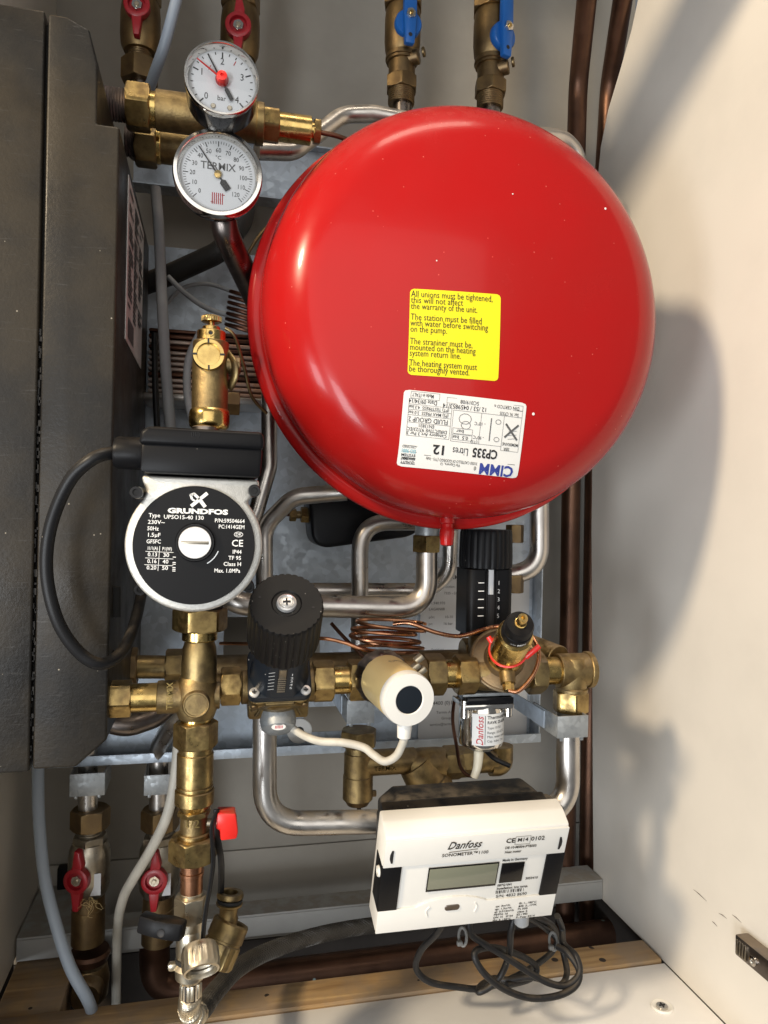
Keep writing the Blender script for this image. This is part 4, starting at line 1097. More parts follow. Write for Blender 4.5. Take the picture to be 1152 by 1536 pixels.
# ------------------------------------------------------------------ the lower row of brass fittings (left to right)
YR = 0.605
r = root('union_coupling', P(345, 1030, YR), 'brass hexagon union just right of the cross fitting', 'union')
htrain(r, (345, 1029, YR), [('cyl', 318, 334, 19, 'brass_dull', 'sleeve'), ('nut', 331, 361, 25, 'brass', 'union_nut', rad(18)), ('cyl', 360, 385, 20, 'brass_dull', 'tail')])
r = root('double_union', P(515, 1015, YR), 'pair of brass union nuts joined by a bright nipple beside the black knob', 'union')
htrain(r, (515, 1020, YR), [('cyl', 455, 472, 21, 'brass_dull', 'tail'), ('nut', 469, 499, 27.5, 'brass', 'union_nut', rad(20)), ('cyl', 497, 524, 20.5, 'brass_bright', 'nipple'), ('nut', 522, 553, 27.5, 'brass', 'union_nut', rad(24)), ('cyl', 551, 585, 21, 'brass_dull', 'tail')])
r = root('actuator_valve', P(600, 1010, YR), 'brass valve body behind the white actuator', 'valve')
htrain(r, (600, 1013, YR), [('bar', 575, 645, 28, 'brass_cast', 'body'), ('nut', 636, 664, 28, 'brass_dull', 'union_nut', rad(20)), ('cyl', 662, 686, 21, 'brass_bright', 'nipple')])

def controller_knob(o, ax, ref, R, L, nrib, m_, parent, dish=True):
    fl = lambda t, h, rr: rr * (1 - .032 * (0.5 + .5 * math.cos(t * nrib)) ** 3) if rr > R * .9 else rr
    return mk('knob', lathe(o, ax, [(0, 0), (R * .90, 0), (R * .985, .001), (R, .004), (R * 1.0, L * .3), (R * .985, L * .7), (R * .97, L - .003), (R * .955, L - .001), (R * .93, L), (R * .40, L + .0003), (R * .36, L - .0006), (0, L - .0006)], nrib * 8, ref, fl), m_, parent, 30)

# front temperature controller
ax = V((-.03, -.77, .64)).normalized()
xx = AX - ax * AX.dot(ax); xx.normalize(); yy = ax.cross(xx)
fc = P(430, 905, .500); s = sc(fc); R = 58 * s
L = .046
r = root('temperature_controller', P(418, 1080, .60), 'black ribbed controller knob tilted upward on a dark blue housing and brass body', 'controller')
kb = controller_knob(fc - ax * L, ax, yy, R, L, 32, 'black_knob', r)
mk('cap_screw', lathe(fc + ax * .0004, ax, [(R * .27, -.0012), (R * .25, .0012), (R * .21, .0016), (R * .17, .0006), (R * .15, .0014), (0, .0022)], 28), 'silver_machined', r)
mk('screw_cross', box(fc + ax * .0026, (R * .2, R * .045, .0006), (xx, yy, ax), bev=0) + box(fc + ax * .00262, (R * .045, R * .2, .0006), (xx, yy, ax), bev=0), 'ink', r)
for sx, sy in ((-.68, .2), (.68, -.15)):
    mk('pin_hole', lathe(fc + xx * R * sx + yy * R * sy + ax * .0004, ax, [(0, 0), (R * .035, 0)], 10), 'ink', r)
hb = fc - ax * .101
hw = .0205
# housing: a body with a flat front, flaring to the flange
for nm, pr in (('housing', [(hw, 0), (hw, .056), (hw * .96, .058), (0, .058)]),):
    flat = lambda t, h, rr: min(rr, rr * .90 / max(1e-3, -math.cos(t))) if math.cos(t) < -.55 else rr
    mk(nm, lathe(hb, ax, [(0, 0), (hw * 1.12, 0), (hw * 1.10, .004), (hw * 1.0, .010), (hw, .056), (hw * .95, .058), (0, .058)], 72, yy, flat), 'blue_black', r)
fo = hb - yy * (hw * .905) + ax * .0
mk('slot', box(fo + ax * .026 + yy * .0012, (.0066, .003, .042), (xx, yy, ax), bev=0), 'ink', r)
mk('slider', box(fo + ax * .036 - yy * .0005, (.0052, .001, .013), (xx, yy, ax), bev=.0002), 'nickel_dirty', r)
for k in range(7): mk('spring_coil', box(fo + ax * (.008 + .0033 * k) - yy * .0004, (.006, .0008, .0012), (xx, yy, ax), bev=.0002), 'nickel_dirty', r)
segs = [(-.0100, .012 + .0052 * k, -.0055, .0128 + .0052 * k, .0007) for k in range(6)]
mk('scale_marks', strips(segs, fo - yy * .0004, xx, ax), 'white_print', r)
text([(str(k + 1), .0072, .034 - .0052 * k, .0048, 'CENTER') for k in range(5)], fo - yy * .0004, xx, ax, 'white_print', r, 'numerals')
fw = .0485
pl_ = mk('flange', prism(rrect(fw, fw * .86, .006, 4), hb - ax * .006, xx, yy, .0085, .0015, 2, bz=ax), 'blue_black', r)
for sx in (-1, 1):
    q = hb + xx * sx * fw * .40 - yy * fw * .335 + ax * .0026
    mk('flange_screw', lathe(q, ax, [(.0040, 0), (.0038, .0013), (.0018, .0018), (.0012, .0010), (0, .0010)], 20), 'silver_machined', r)
    mk('screw_cross', box(q + ax * .0017, (.0036, .0007, .0006), (xx, yy, ax), bev=0) + box(q + ax * .00172, (.0007, .0036, .0006), (xx, yy, ax), bev=0), 'ink', r)
vb = hb - ax * .006
mk('valve_flange', prism(rrect(fw * .97, fw * .86, .006, 4), vb - ax * .0125, xx, yy, .012, .002, 2, bz=ax), 'brass_dull', r)
# triangular ribs cast in the flange front
b_ = vb - ax * .0065 - yy * (fw * .43 + .0004)
for sx in (-1, 1):
    mk('cast_rib', tube([b_ + xx * sx * fw * .44 - ax * .0045, b_ + xx * sx * fw * .22 + ax * .0045], .0013, 8), 'brass_dull', r)
    mk('flange_hole', lathe(b_ + xx * sx * fw * .40 + ax * .0008, -yy, [(0, .0010), (.0024, .0010), (.0028, 0)], 16), 'brass_dark', r)
mk('cast_rib', tube([b_ - xx * fw * .22 + ax * .0045, b_ + xx * fw * .22 + ax * .0045], .0013, 8), 'brass_dull', r)
vc = P(418, 1061, .588); vs3 = sc(vc); vz = V((0, -.97, -.24)); vy = V((0, -.24, .97))
mk('valve_block', box(vc - vz * .010, (91 * vs3, 38 * vs3, .022), (AX, vy, vz), bev=.0025), 'brass_dull', r)
for sx in (-1, 1):
    mk('block_rib', tube([vc + AX * sx * 34 * vs3 - vy * 12 * vs3 + vz * .0012, vc + AX * sx * 22 * vs3 + vy * 10 * vs3 + vz * .0012], .0014, 8), 'brass_dull', r)
    mk('block_screw', lathe(vc + AX * sx * 37 * vs3 + vy * 5 * vs3 + vz * .0009, vz, [(0, .0012), (.0022, .0012), (.0028, 0)], 16), 'brass_dark', r)
mk('block_rib', tube([vc - AX * 22 * vs3 + vy * 10 * vs3 + vz * .0012, vc + AX * 22 * vs3 + vy * 10 * vs3 + vz * .0012], .0014, 8), 'brass_dull', r)
mk('valve_body', lathe(vb - ax * .010, -ax, [(0, 0), (.023, 0), (.021, .012), (.015, .022), (0, .024)], 32), 'brass_cast', r)
mk('cross_tube', cyl(V((P(362, 1029, YR).x, YR, P(415, 1029, YR).z)), AX, .0135, P(472, 1029, YR).x - P(362, 1029, YR).x), 'brass_cast', r)

# sensor with the red radiator mark under it
o = P(417, 1078, .59); s = sc(o)
r = root('sensor_plug', o - AZ * .012, 'grey round sensor plug with a tiny red radiator mark under the controller', 'sensor')
sd = V((.02, -.55, -.83)).normalized()
mk('barrel', lathe(o + AZ * .006 + AY * .006, sd, [(0, 0), (27 * s, 0), (27 * s, .010), (25 * s, .0155), (17 * s, .0185), (0, .019)], 36), 'galvanised_bracket', r)
q = P(417.5, 1089, .580)
bb = V((0, -.83, .0)).normalized()
e1 = mk('badge', prism([(10.5 * s * math.cos(2 * math.pi * k / 24), 4.6 * s * math.sin(2 * math.pi * k / 24)) for k in range(24)], q + OUT * .0022, AX, AZ, .0006, 0, bz=OUT), 'paper', r)
mk('radiator_mark', strips([((-5 + 2 * k) * s, -2 * s, (-4.4 + 2 * k) * s, 2.2 * s, .0005) for k in range(6)], q + OUT * .0030, AX, AZ), 'ink_red', e1)

# white round actuator
fa = P(614, 1050, .525); s = sc(fa); R = 41 * s
ad = V((.10, -.96, -.05)).normalized()
xx, yy = basis(ad, AX)[0], None
yy = ad.cross(xx)
r = root('thermal_actuator', fa - AZ * R, 'cream and white round thermal actuator with a black centre button', 'actuator')
kn = lambda t, h, rr: rr
mk('barrel', lathe(fa - ad * .056, ad, [(0, 0), (R * 1.00, 0), (R * 1.02, .004), (R * 1.01, .030), (R * 1.0, .046), (R * .96, .049)], 72), 'cream_plastic', r)
mk('front_ring', lathe(fa - ad * .009, ad, [(R * .95, 0), (R * 1.005, .0008), (R * 1.005, .006), (R * .97, .009), (R * .55, .0096), (R * .52, .0090), (R * .52, .007)], 72), 'white_plastic', r)
mk('centre_button', lathe(fa - ad * .0018, ad, [(R * .53, 0), (R * .51, .0016), (R * .3, .0019), (0, .0019)], 48), 'blue_black', r)
text([('Danfoss', 0, 0, .0062, 'CENTER', 0, 1, .3)], None, None, None, 'rust_grey', r, 'lettering',
     fn=lambda u, v: fa - ad * (.034 - v) + (xx * math.sin(u / R + .25) * 1.0 + V((0, 0, 1)) * math.cos(u / R + .25)) * (R * 1.018))
gk = lambda t, h, rr: rr * (1 + (.03 if math.sin(t * 14) > 0 else 0)) if rr > R * .95 else rr
mk('lock_ring', lathe(fa - ad * .068, ad, [(0, 0), (R * 1.06, 0), (R * 1.10, .003), (R * 1.08, .011), (R * .98, .014)], 84, None, gk), 'steel_dark', r)
for k, (dx, dy) in enumerate(((632, 994), (627, 1006), (636, 1012))):
    mk('clamp_piece', box(P(dx - 4, dy - 6, .553), (.0075, .008, .0045), (V((.8, 0, .6)).normalized(), AY, V((-.6, 0, .8)).normalized()), bev=.001), 'nickel', r)
q = P(607, 1086, .535)
mk('cable_boss', lathe(q, V((-.05, 0, -1)).normalized(), [(0, -.006), (.0058, -.006), (.0055, .003), (.0050, .010), (.0030, .0115), (0, .0115)], 20), 'white_plastic', r)
cb = mk('actuator_cable', tube(spline([q - AZ * .009, P(604, 1115, .536), P(594, 1134, .54), P(577, 1142, .545), P(560, 1132, .55), P(545, 1121, .555), P(515, 1114, .56), P(480, 1112, .57), P(455, 1103, .58), P(436, 1090, .59), P(428, 1080, .60)], 8), .0031, 12), 'white_cable')
tag(cb, 'pale cable sagging from the white actuator to the sensor plug', 'cable')

# differential pressure controller
YD = .590
o = P(757, 986, YD); s = sc(o)
d = (CAM - o).normalized()
da = (d * math.cos(rad(25)) + (CR * .42 + CU * .90) * math.sin(rad(25))).normalized()
r = root('pressure_controller', o - AZ * .03, 'brass differential pressure controller with a wide disc and red sealing tag', 'controller')
R = 50 * s
mk('disc', lathe(o - da * .010, da, [(0, 0), (R * .96, 0), (R * 1.0, .002), (R * 1.02, .004), (R * 1.02, .0055), (R * .985, .0065), (R * .97, .0062), (R * .93, .0058), (R * .90, .0062), (R * .62, .0075), (R * .58, .012), (R * .54, .016), (0, .016)], 72), 'brass_dirty', r)
mk('spring_housing', lathe(o + da * .004, da, [(R * .56, 0), (R * .55, .006), (R * .52, .008), (R * .52, .044), (R * .47, .047), (0, .047)], 48), 'brass_bright', r)
mk('collar', lathe(o + da * .046, da, [(R * .50, 0), (R * .50, .004), (R * .44, .006), (0, .006)], 48), 'brass_bright', r)
bk_ = mk('scale_ring', lathe(o + da * .051, da, [(0, 0), (R * .42, 0), (R * .43, .001), (R * .43, .009), (R * .42, .010), (R * .40, .0105), (R * .40, .017), (R * .36, .020), (0, .0205)], 48), 'black_plastic', r)
bx_ = CR - da * CR.dot(da); bx_.normalize(); by_ = da.cross(bx_)
text([('\u2014 MIN', 0, 0, .004, 'CENTER', .03)], None, None, None, 'white_print', bk_, 'lettering', fn=lambda u, v: o + da * (.0565 + v) + (bx_ * math.sin(u / (R * .43)) - by_ * math.cos(u / (R * .43))) * (R * .436))
mk('spindle', lathe(o + da * .069, da, [(R * .17, 0), (R * .165, .004), (R * .14, .0042), (R * .14, .012), (R * .125, .013), (R * .06, .013), (R * .06, .009), (0, .009)], 24), 'brass_bright', r)
g = tube([o + da * .018 + (bx_ * math.cos(a) + by_ * math.sin(a)) * (R * .535) + da * .004 * math.cos(a) for a in [2 * math.pi * k / 40 for k in range(40)]], .0011, 8, closed=True)
tg = mk('seal_band', g, 'red_bright', r)
mk('seal_end', tube(spline([o + da * .022 - bx_ * R * .50 + by_ * R * .15, o + da * .024 - bx_ * R * .60 + by_ * R * .30]), .0021, 8, flat=.3), 'red_bright', tg)
mk('seal_tag', tube(spline([o + da * .022 + bx_ * R * .45 - by_ * R * .30, o + da * .026 + bx_ * R * .66 - by_ * R * .16, o + da * .028 + bx_ * R * .84 - by_ * R * .02]), .0021, 8, flat=.3), 'red_bright', tg)
arm = o - by_ * R * .52 + da * .004
mk('impulse_boss', lathe(arm, -by_, [(0, 0), (R * .24, 0), (R * .22, R * .34), (0, R * .35)], 24), 'brass_cast', r)
mk('impulse_nut', nut(arm - by_ * R * .30, -by_, R * .30, R * .26, .3), 'brass_bright', r)
cap0 = arm - by_ * R * .55
htrain(r, (700, 1011, YD + .012), [('nut', 683, 711, 27, 'brass', 'union_nut', rad(20)), ('bar', 709, 795, 26, 'brass_cast', 'body'), ('nut', 790, 812, 29, 'brass_dull', 'union_nut', .1)])
# copper impulse line round the disc and away to the coil
il = spline([cap0, cap0 + bx_ * R * .30 - by_ * R * .02 + da * .002, o + bx_ * R * .74 - by_ * R * .62 + da * .010, o + bx_ * R * .94 - by_ * R * .05 + da * .012, o + bx_ * R * .80 + by_ * R * .55 + da * .010, o + bx_ * R * .35 + by_ * R * .92 + da * .006, o - bx_ * R * .25 + by_ * R * .98 + da * .000,
             P(725, 944, .60), P(690, 954, .60), P(655, 949, .60), P(615, 935, .605), P(590, 936, .612)], 10)
t_ = mk('capillary_tube', tube(il, .0018, 10), 'copper')
tag(t_, 'thin copper capillary curling round the pressure controller disc', 'capillary')
# coiled capillary
pts = []
cz0, cz1 = P(590, 937, .625).z, P(590, 982, .625).z
cx = P(588, 960, .625).x; s = sc(P(588, 960, .625))
n = 5 * 24
for k in range(n + 1):
    a = 2 * math.pi * k / 24; f = k / n
    rr = (56 - 9 * f) * s * (1 + .06 * math.sin(k * .21 + 1))
    pts.append(V((cx + rr * math.cos(a) + .0035 * math.sin(k * .09), .640 + rr * .50 * math.sin(a), cz0 + (cz1 - cz0) * f - .0022 * math.cos(a) + .0012 * math.sin(k * .17))))
pts += Q([(560, 978, .60), (520, 965, .60), (490, 958, .602), (470, 959, .607), (440, 968, .63), (380, 966, .66), (330, 965, .68)])
co = mk('capillary_coil', tube(spline(pts, 2), .0016, 8), 'copper')
tag(co, 'copper capillary wound into a loose flat coil above the brass row', 'coil')
t2 = mk('capillary_tube', tube(spline(Q([(497, 935, .70), (515, 955, .69), (545, 985, .68)]), 6), .0018, 8), 'copper_dark')
tag(t2, 'dark thin capillary slanting down behind the coil', 'capillary')

# right-hand elbow, nut, bracket and pipe to the meter
YQ = .615
r = root('brass_elbow', P(860, 1030, YQ), 'cast brass elbow at the right end of the row', 'elbow')
htrain(r, (828, 1006, YQ), [('cyl', 805, 838, 20.5, 'brass_bright', 'nipple'), ('cyl', 835, 882, 25, 'brass_cast', 'socket'), ('cyl', 878, 886, 27, 'brass_cast', 'end_ring')])
o = P(858, 1006, YQ); s = sc(o)
mk('outlet', lathe(o + AZ * 20 * s, -AZ, [(0, 0), (20 * s, 0), (25 * s, 10 * s), (24 * s, 36 * s), (22 * s, 44 * s), (24 * s, 46 * s), (24 * s, 52 * s), (0, 52 * s)], 36), 'brass_cast', r)
mk('rear_branch', cyl(P(838, 990, YQ + .01), V((-.3, 1, .1)).normalized(), 22 * s, .05), 'brass_dull', r)
vtrain(r, (856, 1050, YQ), [('nut', 1036, 1066, 24, 'brass', 'union_nut', rad(20))])

def bracket(px, py, Y, w, h, d, label, arm=None):
    o = P(px, py, Y); s = sc(o)
    r = root('pipe_bracket', o - AZ * h * s / 2, label, 'bracket', 'galvanised pipe brackets')
    w_, h_ = w * s, h * s
    t = .0015
    mk('front_plate', box(o, (w_, t, h_), bev=.0004), 'galvanised_bracket', r)
    for sx in (-1, 1):
        mk('side_plate', box(o + V((sx * (w_ / 2 - t / 2 + .0001), d / 2 + t * .4, 0)), (t, d, h_ * .985), bev=.0003), 'galvanised_bracket', r)
        mk('tab', box(o + V((sx * w_ * .33, .002, -h_ / 2 - .0012)), (.003, .002, .004), bev=.0004), 'galvanised_bracket', r)
    if arm: mk('arm', box(o + V((-w_ / 2 - .0004, d * .5 + arm / 2, 0)), (t, arm, h_ * .8), bev=.0004), 'galvanised', r)
    return r
bracket(859, 1090, YQ - .022, 50, 33, .050, 'galvanised box bracket under the cast brass elbow', .15)
bracket(541, 1067, .690, 42, 36, .05, 'galvanised box bracket behind the pair of union nuts', .08)
bracket(131, 1177, .775, 50, 34, .045, 'galvanised box bracket under the corner of the black cover', None)
bracket(240, 1177, .775, 46, 30, .045, 'galvanised box bracket with the pale cable passing in front', None)

def pipe(pts, rpx, m_, label, R=.03, name='steel_pipe', group=None, seg=20, n=10):
    P_ = Q(pts); mid = P_[len(P_) // 2]
    o = mk(name, tube(fillet(P_, R, n), rpx * sc(mid), seg), m_, None, 60)
    return tag(o, label, 'pipe', group)
pipe([(852, 1062, YQ), (852, 1200, YQ), (800, 1236, YQ - .005), (780, 1240, YQ - .005)], 18, 'steel', 'bent steel pipe dropping from the bracket into the heat meter', .05)
pipe([(397, 1068, .63), (397, 1236, .63), (590, 1232, .63)], 18, 'steel', 'steel pipe bending from below the controller to the left end of the meter', .035)
pipe([(640, 818, .665), (640, 913, .665), (345, 906, .665), (322, 860, .69)], 17.5, 'steel', 'thick steel pipe sweeping from under the red vessel to the left', .045)
pipe([(640, 783, .715), (540, 783, .715), (539, 1060, .715)], 13, 'steel', 'steel pipe with a top bend standing behind the capillary coil', .03)
pipe([(388, 886, .755), (645, 886, .755), (674, 860, .745), (676, 795, .74)], 11.5, 'steel', 'thinner rear steel pipe running level then turning up beside the vessel nut', .04)
pipe([(868, 420, .745), (868, 232, .745), (845, 206, .74), (660, 190, .72), (560, 171, .72), (515, 172, .72), (440, 228, .70), (385, 226, .69)], 12.5, 'steel', 'steel pipe dipping behind the brass manifold above the vessel', .03)
pipe([(333, 300, .60), (336, 345, .60), (385, 450, .66), (420, 520, .70)], 18, 'steel_dark', 'dark bent pipe dropping from the thermometer behind the vessel', .05)
pipe([(180, 440, .80), (255, 412, .78), (330, 378, .76), (365, 330, .76), (368, 280, .78)], 16, 'black_dusty', 'dark lagged pipe slanting behind the grey cable', .03, 'lagged_pipe')
pipe([(404, 560, .70), (404, 700, .70), (385, 765, .70), (370, 800, .70)], 12, 'steel', 'upright steel pipe between the pump head and the red rim', .03)
pipe([(520, 738, .68), (440, 745, .69), (396, 790, .70), (397, 900, .70)], 13, 'steel', 'steel pipe arching from behind the vessel down beside the pump', .03)
pipe([(809, 700, .70), (809, 852, .70), (745, 868, .71)], 14.5, 'steel', 'steel pipe curving in at the right of the rear controller', .03)
pipe([(132, 1020, .80), (132, 1225, .80)], 14, 'steel', 'straight steel pipe through the bracket under the black cover corner', .02)
pipe([(290, 1045, .74), (262, 1080, .76), (238, 1120, .80), (238, 1225, .80)], 14, 'steel', 'cranked steel pipe running down to the rear red-handled valve', .03)
pipe([(138, 1075, .70), (190, 1090, .70), (235, 1075, .71), (285, 1025, .73)], 16, 'steel_dark', 'dark curved pipe behind the left brass union', .03)
pipe([(320, 1001, .70), (700, 991, .70)], 17, 'brass_dark', 'dark brass pipe lying behind the lower row of fittings', .02, 'brass_pipe')
pipe([(165, 1000, .70), (330, 1001, .70)], 17, 'brass_dull', 'rear brass pipe behind the pump column', .02, 'brass_pipe')
q = P(186, 1001, .70); s = sc(q)
tag(mk('union_nut', nut(q - AX * .010, AX, 52 * s, .022, .2), 'brass_dark'), 'dark brass nut on the rear pipe below the cable loop', 'union nut')
q = P(262, 1000, .70)
tag(mk('union_nut', nut(q - AX * .008, AX, 48 * s, .018, .3), 'brass_dull'), 'dull brass nut on the rear pipe left of the pump column', 'union nut')
q = P(632, 992, .69)
tag(mk('union_nut', nut(P(708, 978, .68) - AX * .010, AX, 40 * s, .024, .2), 'brass_dark'), 'dark brass nut under the rear controller', 'union nut')
# bluish strip of bare wall
for nm, x0, y0, x1, y1 in (('cut_board', 200, 905, 330, 1000),): pass

# copper risers at the right
pipe([(905, -120, .74), (880, 0, .80), (867, 130, .868), (863, 260, .872), (857, 700, .872), (848, 1330, .872), (847, 1420, .872)], 14, 'copper_old', 'dark copper riser running the full height beside the right panel', .05, 'copper_pipe')
pipe([(962, -120, .74), (934, 0, .80), (914, 130, .868), (906, 260, .885), (891, 700, .890), (882, 1290, .890), (881, 1400, .890)], 13.5, 'copper_old', 'second copper riser half hidden behind the edge of the right panel', .05, 'copper_pipe')
pipe([(232, 1400, .84), (232, 1486, .84), (1000, 1388, .84)], 22, 'copper_old', 'fat copper pipe lying in the dark gap behind the batten', .05, 'copper_pipe')

# ------------------------------------------------------------------ rear controller with numbers 1 to 5
YK = .665
o = P(727, 850, YK); s = sc(o)
r = root('rear_controller', P(727, 950, YK), 'black controller standing upright behind the vessel with scale 1 to 5', 'controller')
controller_knob(P(728, 852, YK), AZ, AX, 40 * s, 58 * s, 22, 'black_plastic', r)
mk('housing', prism(rrect(70 * s, .040, .006, 4), P(724, 948, YK) , AX, AY, (P(724, 852, YK) - P(724, 948, YK)).length, .001, 2, bz=AZ), 'black_plastic', r)
fo = P(727, 900, YK - .0204)
def K_(px, py): return ((px - 727) * s, (900 - py) * s)
for nm, x, y, w, h, m_ in (('slot', 736, 905, 13, 85, 'ink'), ('slider', 735.5, 873, 8, 38, 'paper_grey')):
    u, v = K_(x, y); mk(nm, box(fo + AX * u + AZ * v - AY * (.0003 if nm == 'slot' else .0009), (w * s, .001, h * s), bev=.0002), m_, r)
mk('side_rib', box(fo + AX * K_(729, 905)[0] - AY * .001 + AZ * K_(0, 903)[1], (2.5 * s, .004, 90 * s), bev=.0004) + box(fo + AX * K_(744, 905)[0] - AY * .001 + AZ * K_(0, 903)[1], (2.5 * s, .004, 90 * s), bev=.0004), 'black_plastic', r)
text([(str(k + 1), *K_(747 + (k * -.1), 875.5 + 12 * k), .0056, 'CENTER') for k in range(5)], fo + OUT * .0005 + AX * .0008, AX, AZ, 'white_print', r, 'numerals')
mk('scale_marks', strips([(*K_(716.5, 875 + 12 * k), *K_(725.5, 875 + 12 * k), .0008) for k in range(5)], fo + OUT * .0005, AX, AZ), 'white_print', r)
for y, w in ((805, 14), (880, 12)):
    q = P(772, y, .70)
    tag(mk('side_nut', nut(q - AZ * .006, AZ, 24 * sc(q), .018, .2), 'brass_dark'), 'dark brass nut right of the rear controller knob' if y == 805 else 'dark brass nut right of the rear controller scale', 'nut')
mk('foot', cyl(P(727, 990, YK), AZ, .016, .03), 'brass_dark', r)

# black plastic box behind the vessel
YX = .745
o = P(470, 745, YX)
pts = [(462, 735), (640, 715), (625, 800), (610, 806), (490, 822), (476, 818), (468, 806)]
b = P(470, 760, YX)
poly = [(P(x, y, YX).x - b.x, P(x, y, YX).z - b.z) for x, y in pts]
r = root('black_housing', b, 'black plastic housing tucked under the lower left of the vessel', 'housing')
mk('shell', prism(poly[::-1], b, AX, AZ, .05, .004, 3, bz=AY), 'black_plastic', r)
q = P(428, 772, YX + .02); s = sc(q)
mk('tube', tube([P(400, 771, YX + .02), P(436, 772, YX + .02)], .0018, 8), 'copper_dark', r)
mk('gland_nut', nut(P(434, 772, YX + .02), AX, 18 * s, 10 * s, .2), 'brass', r)
mk('thread', thread(P(443, 772, YX + .02), AX, 6 * s, 12 * s, 4), 'brass_dull', r)
mk('hexagon', nut(P(451, 772, YX + .02), AX, 22 * s, 14 * s, .3), 'brass', r)

# chrome thermostat element
YTE = .615
r = root('thermostat_element', P(722, 1118, YTE), 'chrome thermostat cylinder with a printed label hanging below the row', 'thermostat')
o = P(722, 1062, YTE); s = sc(o)
ztop = P(722, 1058, YTE).z; zbot = P(722, 1114, YTE).z
Rt = 33.5 * s; hh = ztop - zbot
mk('barrel', lathe(V((o.x, YTE, ztop)), -AZ, [(0, -.002), (Rt * .92, -.002), (Rt * .97, .001), (Rt, .004), (Rt, hh - .003), (Rt * .96, hh), (Rt * .6, hh + .0045), (0, hh + .0055)], 56), 'chrome', r)
mk('cap_plate', box(V((o.x + .001, YTE, ztop + .003)), (76 * s, .036, .0045), bev=.001), 'chrome', r)
mk('yoke', box(V((o.x + .001, YTE - .006, ztop + .0085)), (72 * s, .028, .0055), bev=.001), 'black_gloss', r)
mk('saddle', box(V((o.x + .0005, YTE, ztop + .0135)), (80 * s, .034, .003), bev=.0008), 'galvanised_bracket', r)
for sx in (-1, 1):
    mk('stud', cyl(V((o.x + sx * 34 * s, YTE - .013, ztop - .007)), AZ, .0036, .016), 'chrome', r)
def onb(u, v): a = u / Rt; return V((o.x + Rt * 1.012 * math.sin(a), YTE - Rt * 1.012 * math.cos(a), ztop - hh / 2 + v))
g = G(); n = 20
for j in (0, 1):
    for k in range(n + 1):
        u = (-25 + 62 * k / n) * s; q = onb(u, (-.40 if j == 0 else .42) * hh); g.v.append(q)
for k in range(n): g.f.append((k, k + 1, n + 1 + k + 1, n + 1 + k))
lb = mk('label_wrap', g, 'paper', r)
def onb2(u, v): a = u / Rt; return V((o.x + Rt * 1.018 * math.sin(a), YTE - Rt * 1.018 * math.cos(a), ztop - hh / 2 + v))
text([('Thermostat el.', -3 * s, .33 * hh, .0042, 'LEFT', .02), ('RAVK 25-65/60', -3 * s, .20 * hh, .0036, 'LEFT', .02), ('Type: 013U', -3 * s, .06 * hh, .0030), ('Range: 25-65\u00b0C', -3 * s, -.06 * hh, .0030), ('Max. water press. 25', -3 * s, -.17 * hh, .0030), ('Cap. tube: 2 m', -3 * s, -.28 * hh, .0030)], None, None, None, 'ink', lb, fn=onb2)
mk('label_rule', strips([(-6 * s, -.36 * hh, -6 * s, .38 * hh, .0006)], None, None, None, fn=onb2), 'ink_grey', lb)
text([('Danfoss', 0, 0, .0085, 'CENTER', .01, .9, .25)], None, None, None, 'ink_red', lb, 'logo_lettering', fn=lambda u, v: onb2(-13 * s - v, u - .02 * hh))
mk('sleeve', tube(spline([P(718, 1114, YTE), P(718, 1130, YTE), P(716, 1150, YTE - .002), P(711, 1166, YTE - .002)]), .0042, 14, rfun=lambda t: .0048 - .0014 * t), 'ivory_plastic', r)
mk('capillary', tube(spline(Q([(711, 1164, YTE), (700, 1162, YTE + .006), (690, 1148, YTE + .014), (685, 1120, .64), (679, 1080, .65), (682, 1045, .66)]), 8), .0016, 8), 'copper_dark', r)
ce = mk('cut_cable', tube(spline(Q([(728, 1125, .65), (742, 1138, .64), (765, 1149, .635)]), 6), .0022, 10), 'rubber_cable')
tag(ce, 'short black cable end poking out below the chrome thermostat', 'cable')

# ------------------------------------------------------------------ brass Y strainer and tee below the row
YY = .735
r = root('brass_tee', P(538, 1205, YY), 'brass tee hanging under the bracket with a drain plug', 'tee')
vtrain(r, (538, 1120, YY), [('nut', 1094, 1118, 25, 'brass_dull', 'union_nut', .2), ('cyl', 1117, 1130, 20, 'brass_dull', 'collar'), ('cyl', 1128, 1164, 21.5, 'brass_cast', 'body'), ('cyl', 1162, 1198, 22.5, 'brass_cast', 'cup'), ('cone', 1196, 1206, 22, 'brass_dark', 'plug')])
htrain(r, (538, 1145, YY), [('cyl', 538, 622, 19, 'brass_cast', 'branch')])
q = P(582, 1151, YY); s = sc(q)
text([('TERMIX', 0, 0, .0066, 'CENTER', .01)], P(578, 1153, YY - 19.4 * s), AX, AZ, 'brass_bright', r, 'raised_lettering')
mk('drain_wire', tube([P(537, 1203, YY), P(539, 1216, YY)], .0022, 8), 'black_plastic', r)
mk('lug', box(P(560, 1190, YY), (.006, .005, .006), bev=.001), 'brass_dark', r)
r = root('y_strainer', P(650, 1190, YY), 'brass Y strainer with its slanted filter cup above the meter', 'strainer')
htrain(r, (650, 1145, YY), [('bar', 612, 672, 24, 'brass_cast', 'body'), ('nut', 664, 690, 22, 'brass_dull', 'hexagon', .2), ('nut', 688, 712, 20, 'brass_dull', 'union_nut', .3), ('cyl', 710, 742, 18, 'brass_dull', 'tail')])
o = P(622, 1143, YY); s = sc(o); yd = V((.56, -.12, -.82)).normalized()
mk('filter_leg', lathe(o, yd, [(0, 0), (27 * s, 2 * s), (30 * s, 20 * s), (29 * s, 38 * s), (31 * s, 40 * s), (31 * s, 56 * s), (27 * s, 60 * s), (0, 61 * s)], 40), 'brass_cast', r)
mk('elbow', tube(fillet([P(735, 1146, YY), P(752, 1146, YY), P(752, 1118, YY)], .012), 18 * s, 20), 'brass_dull', r)

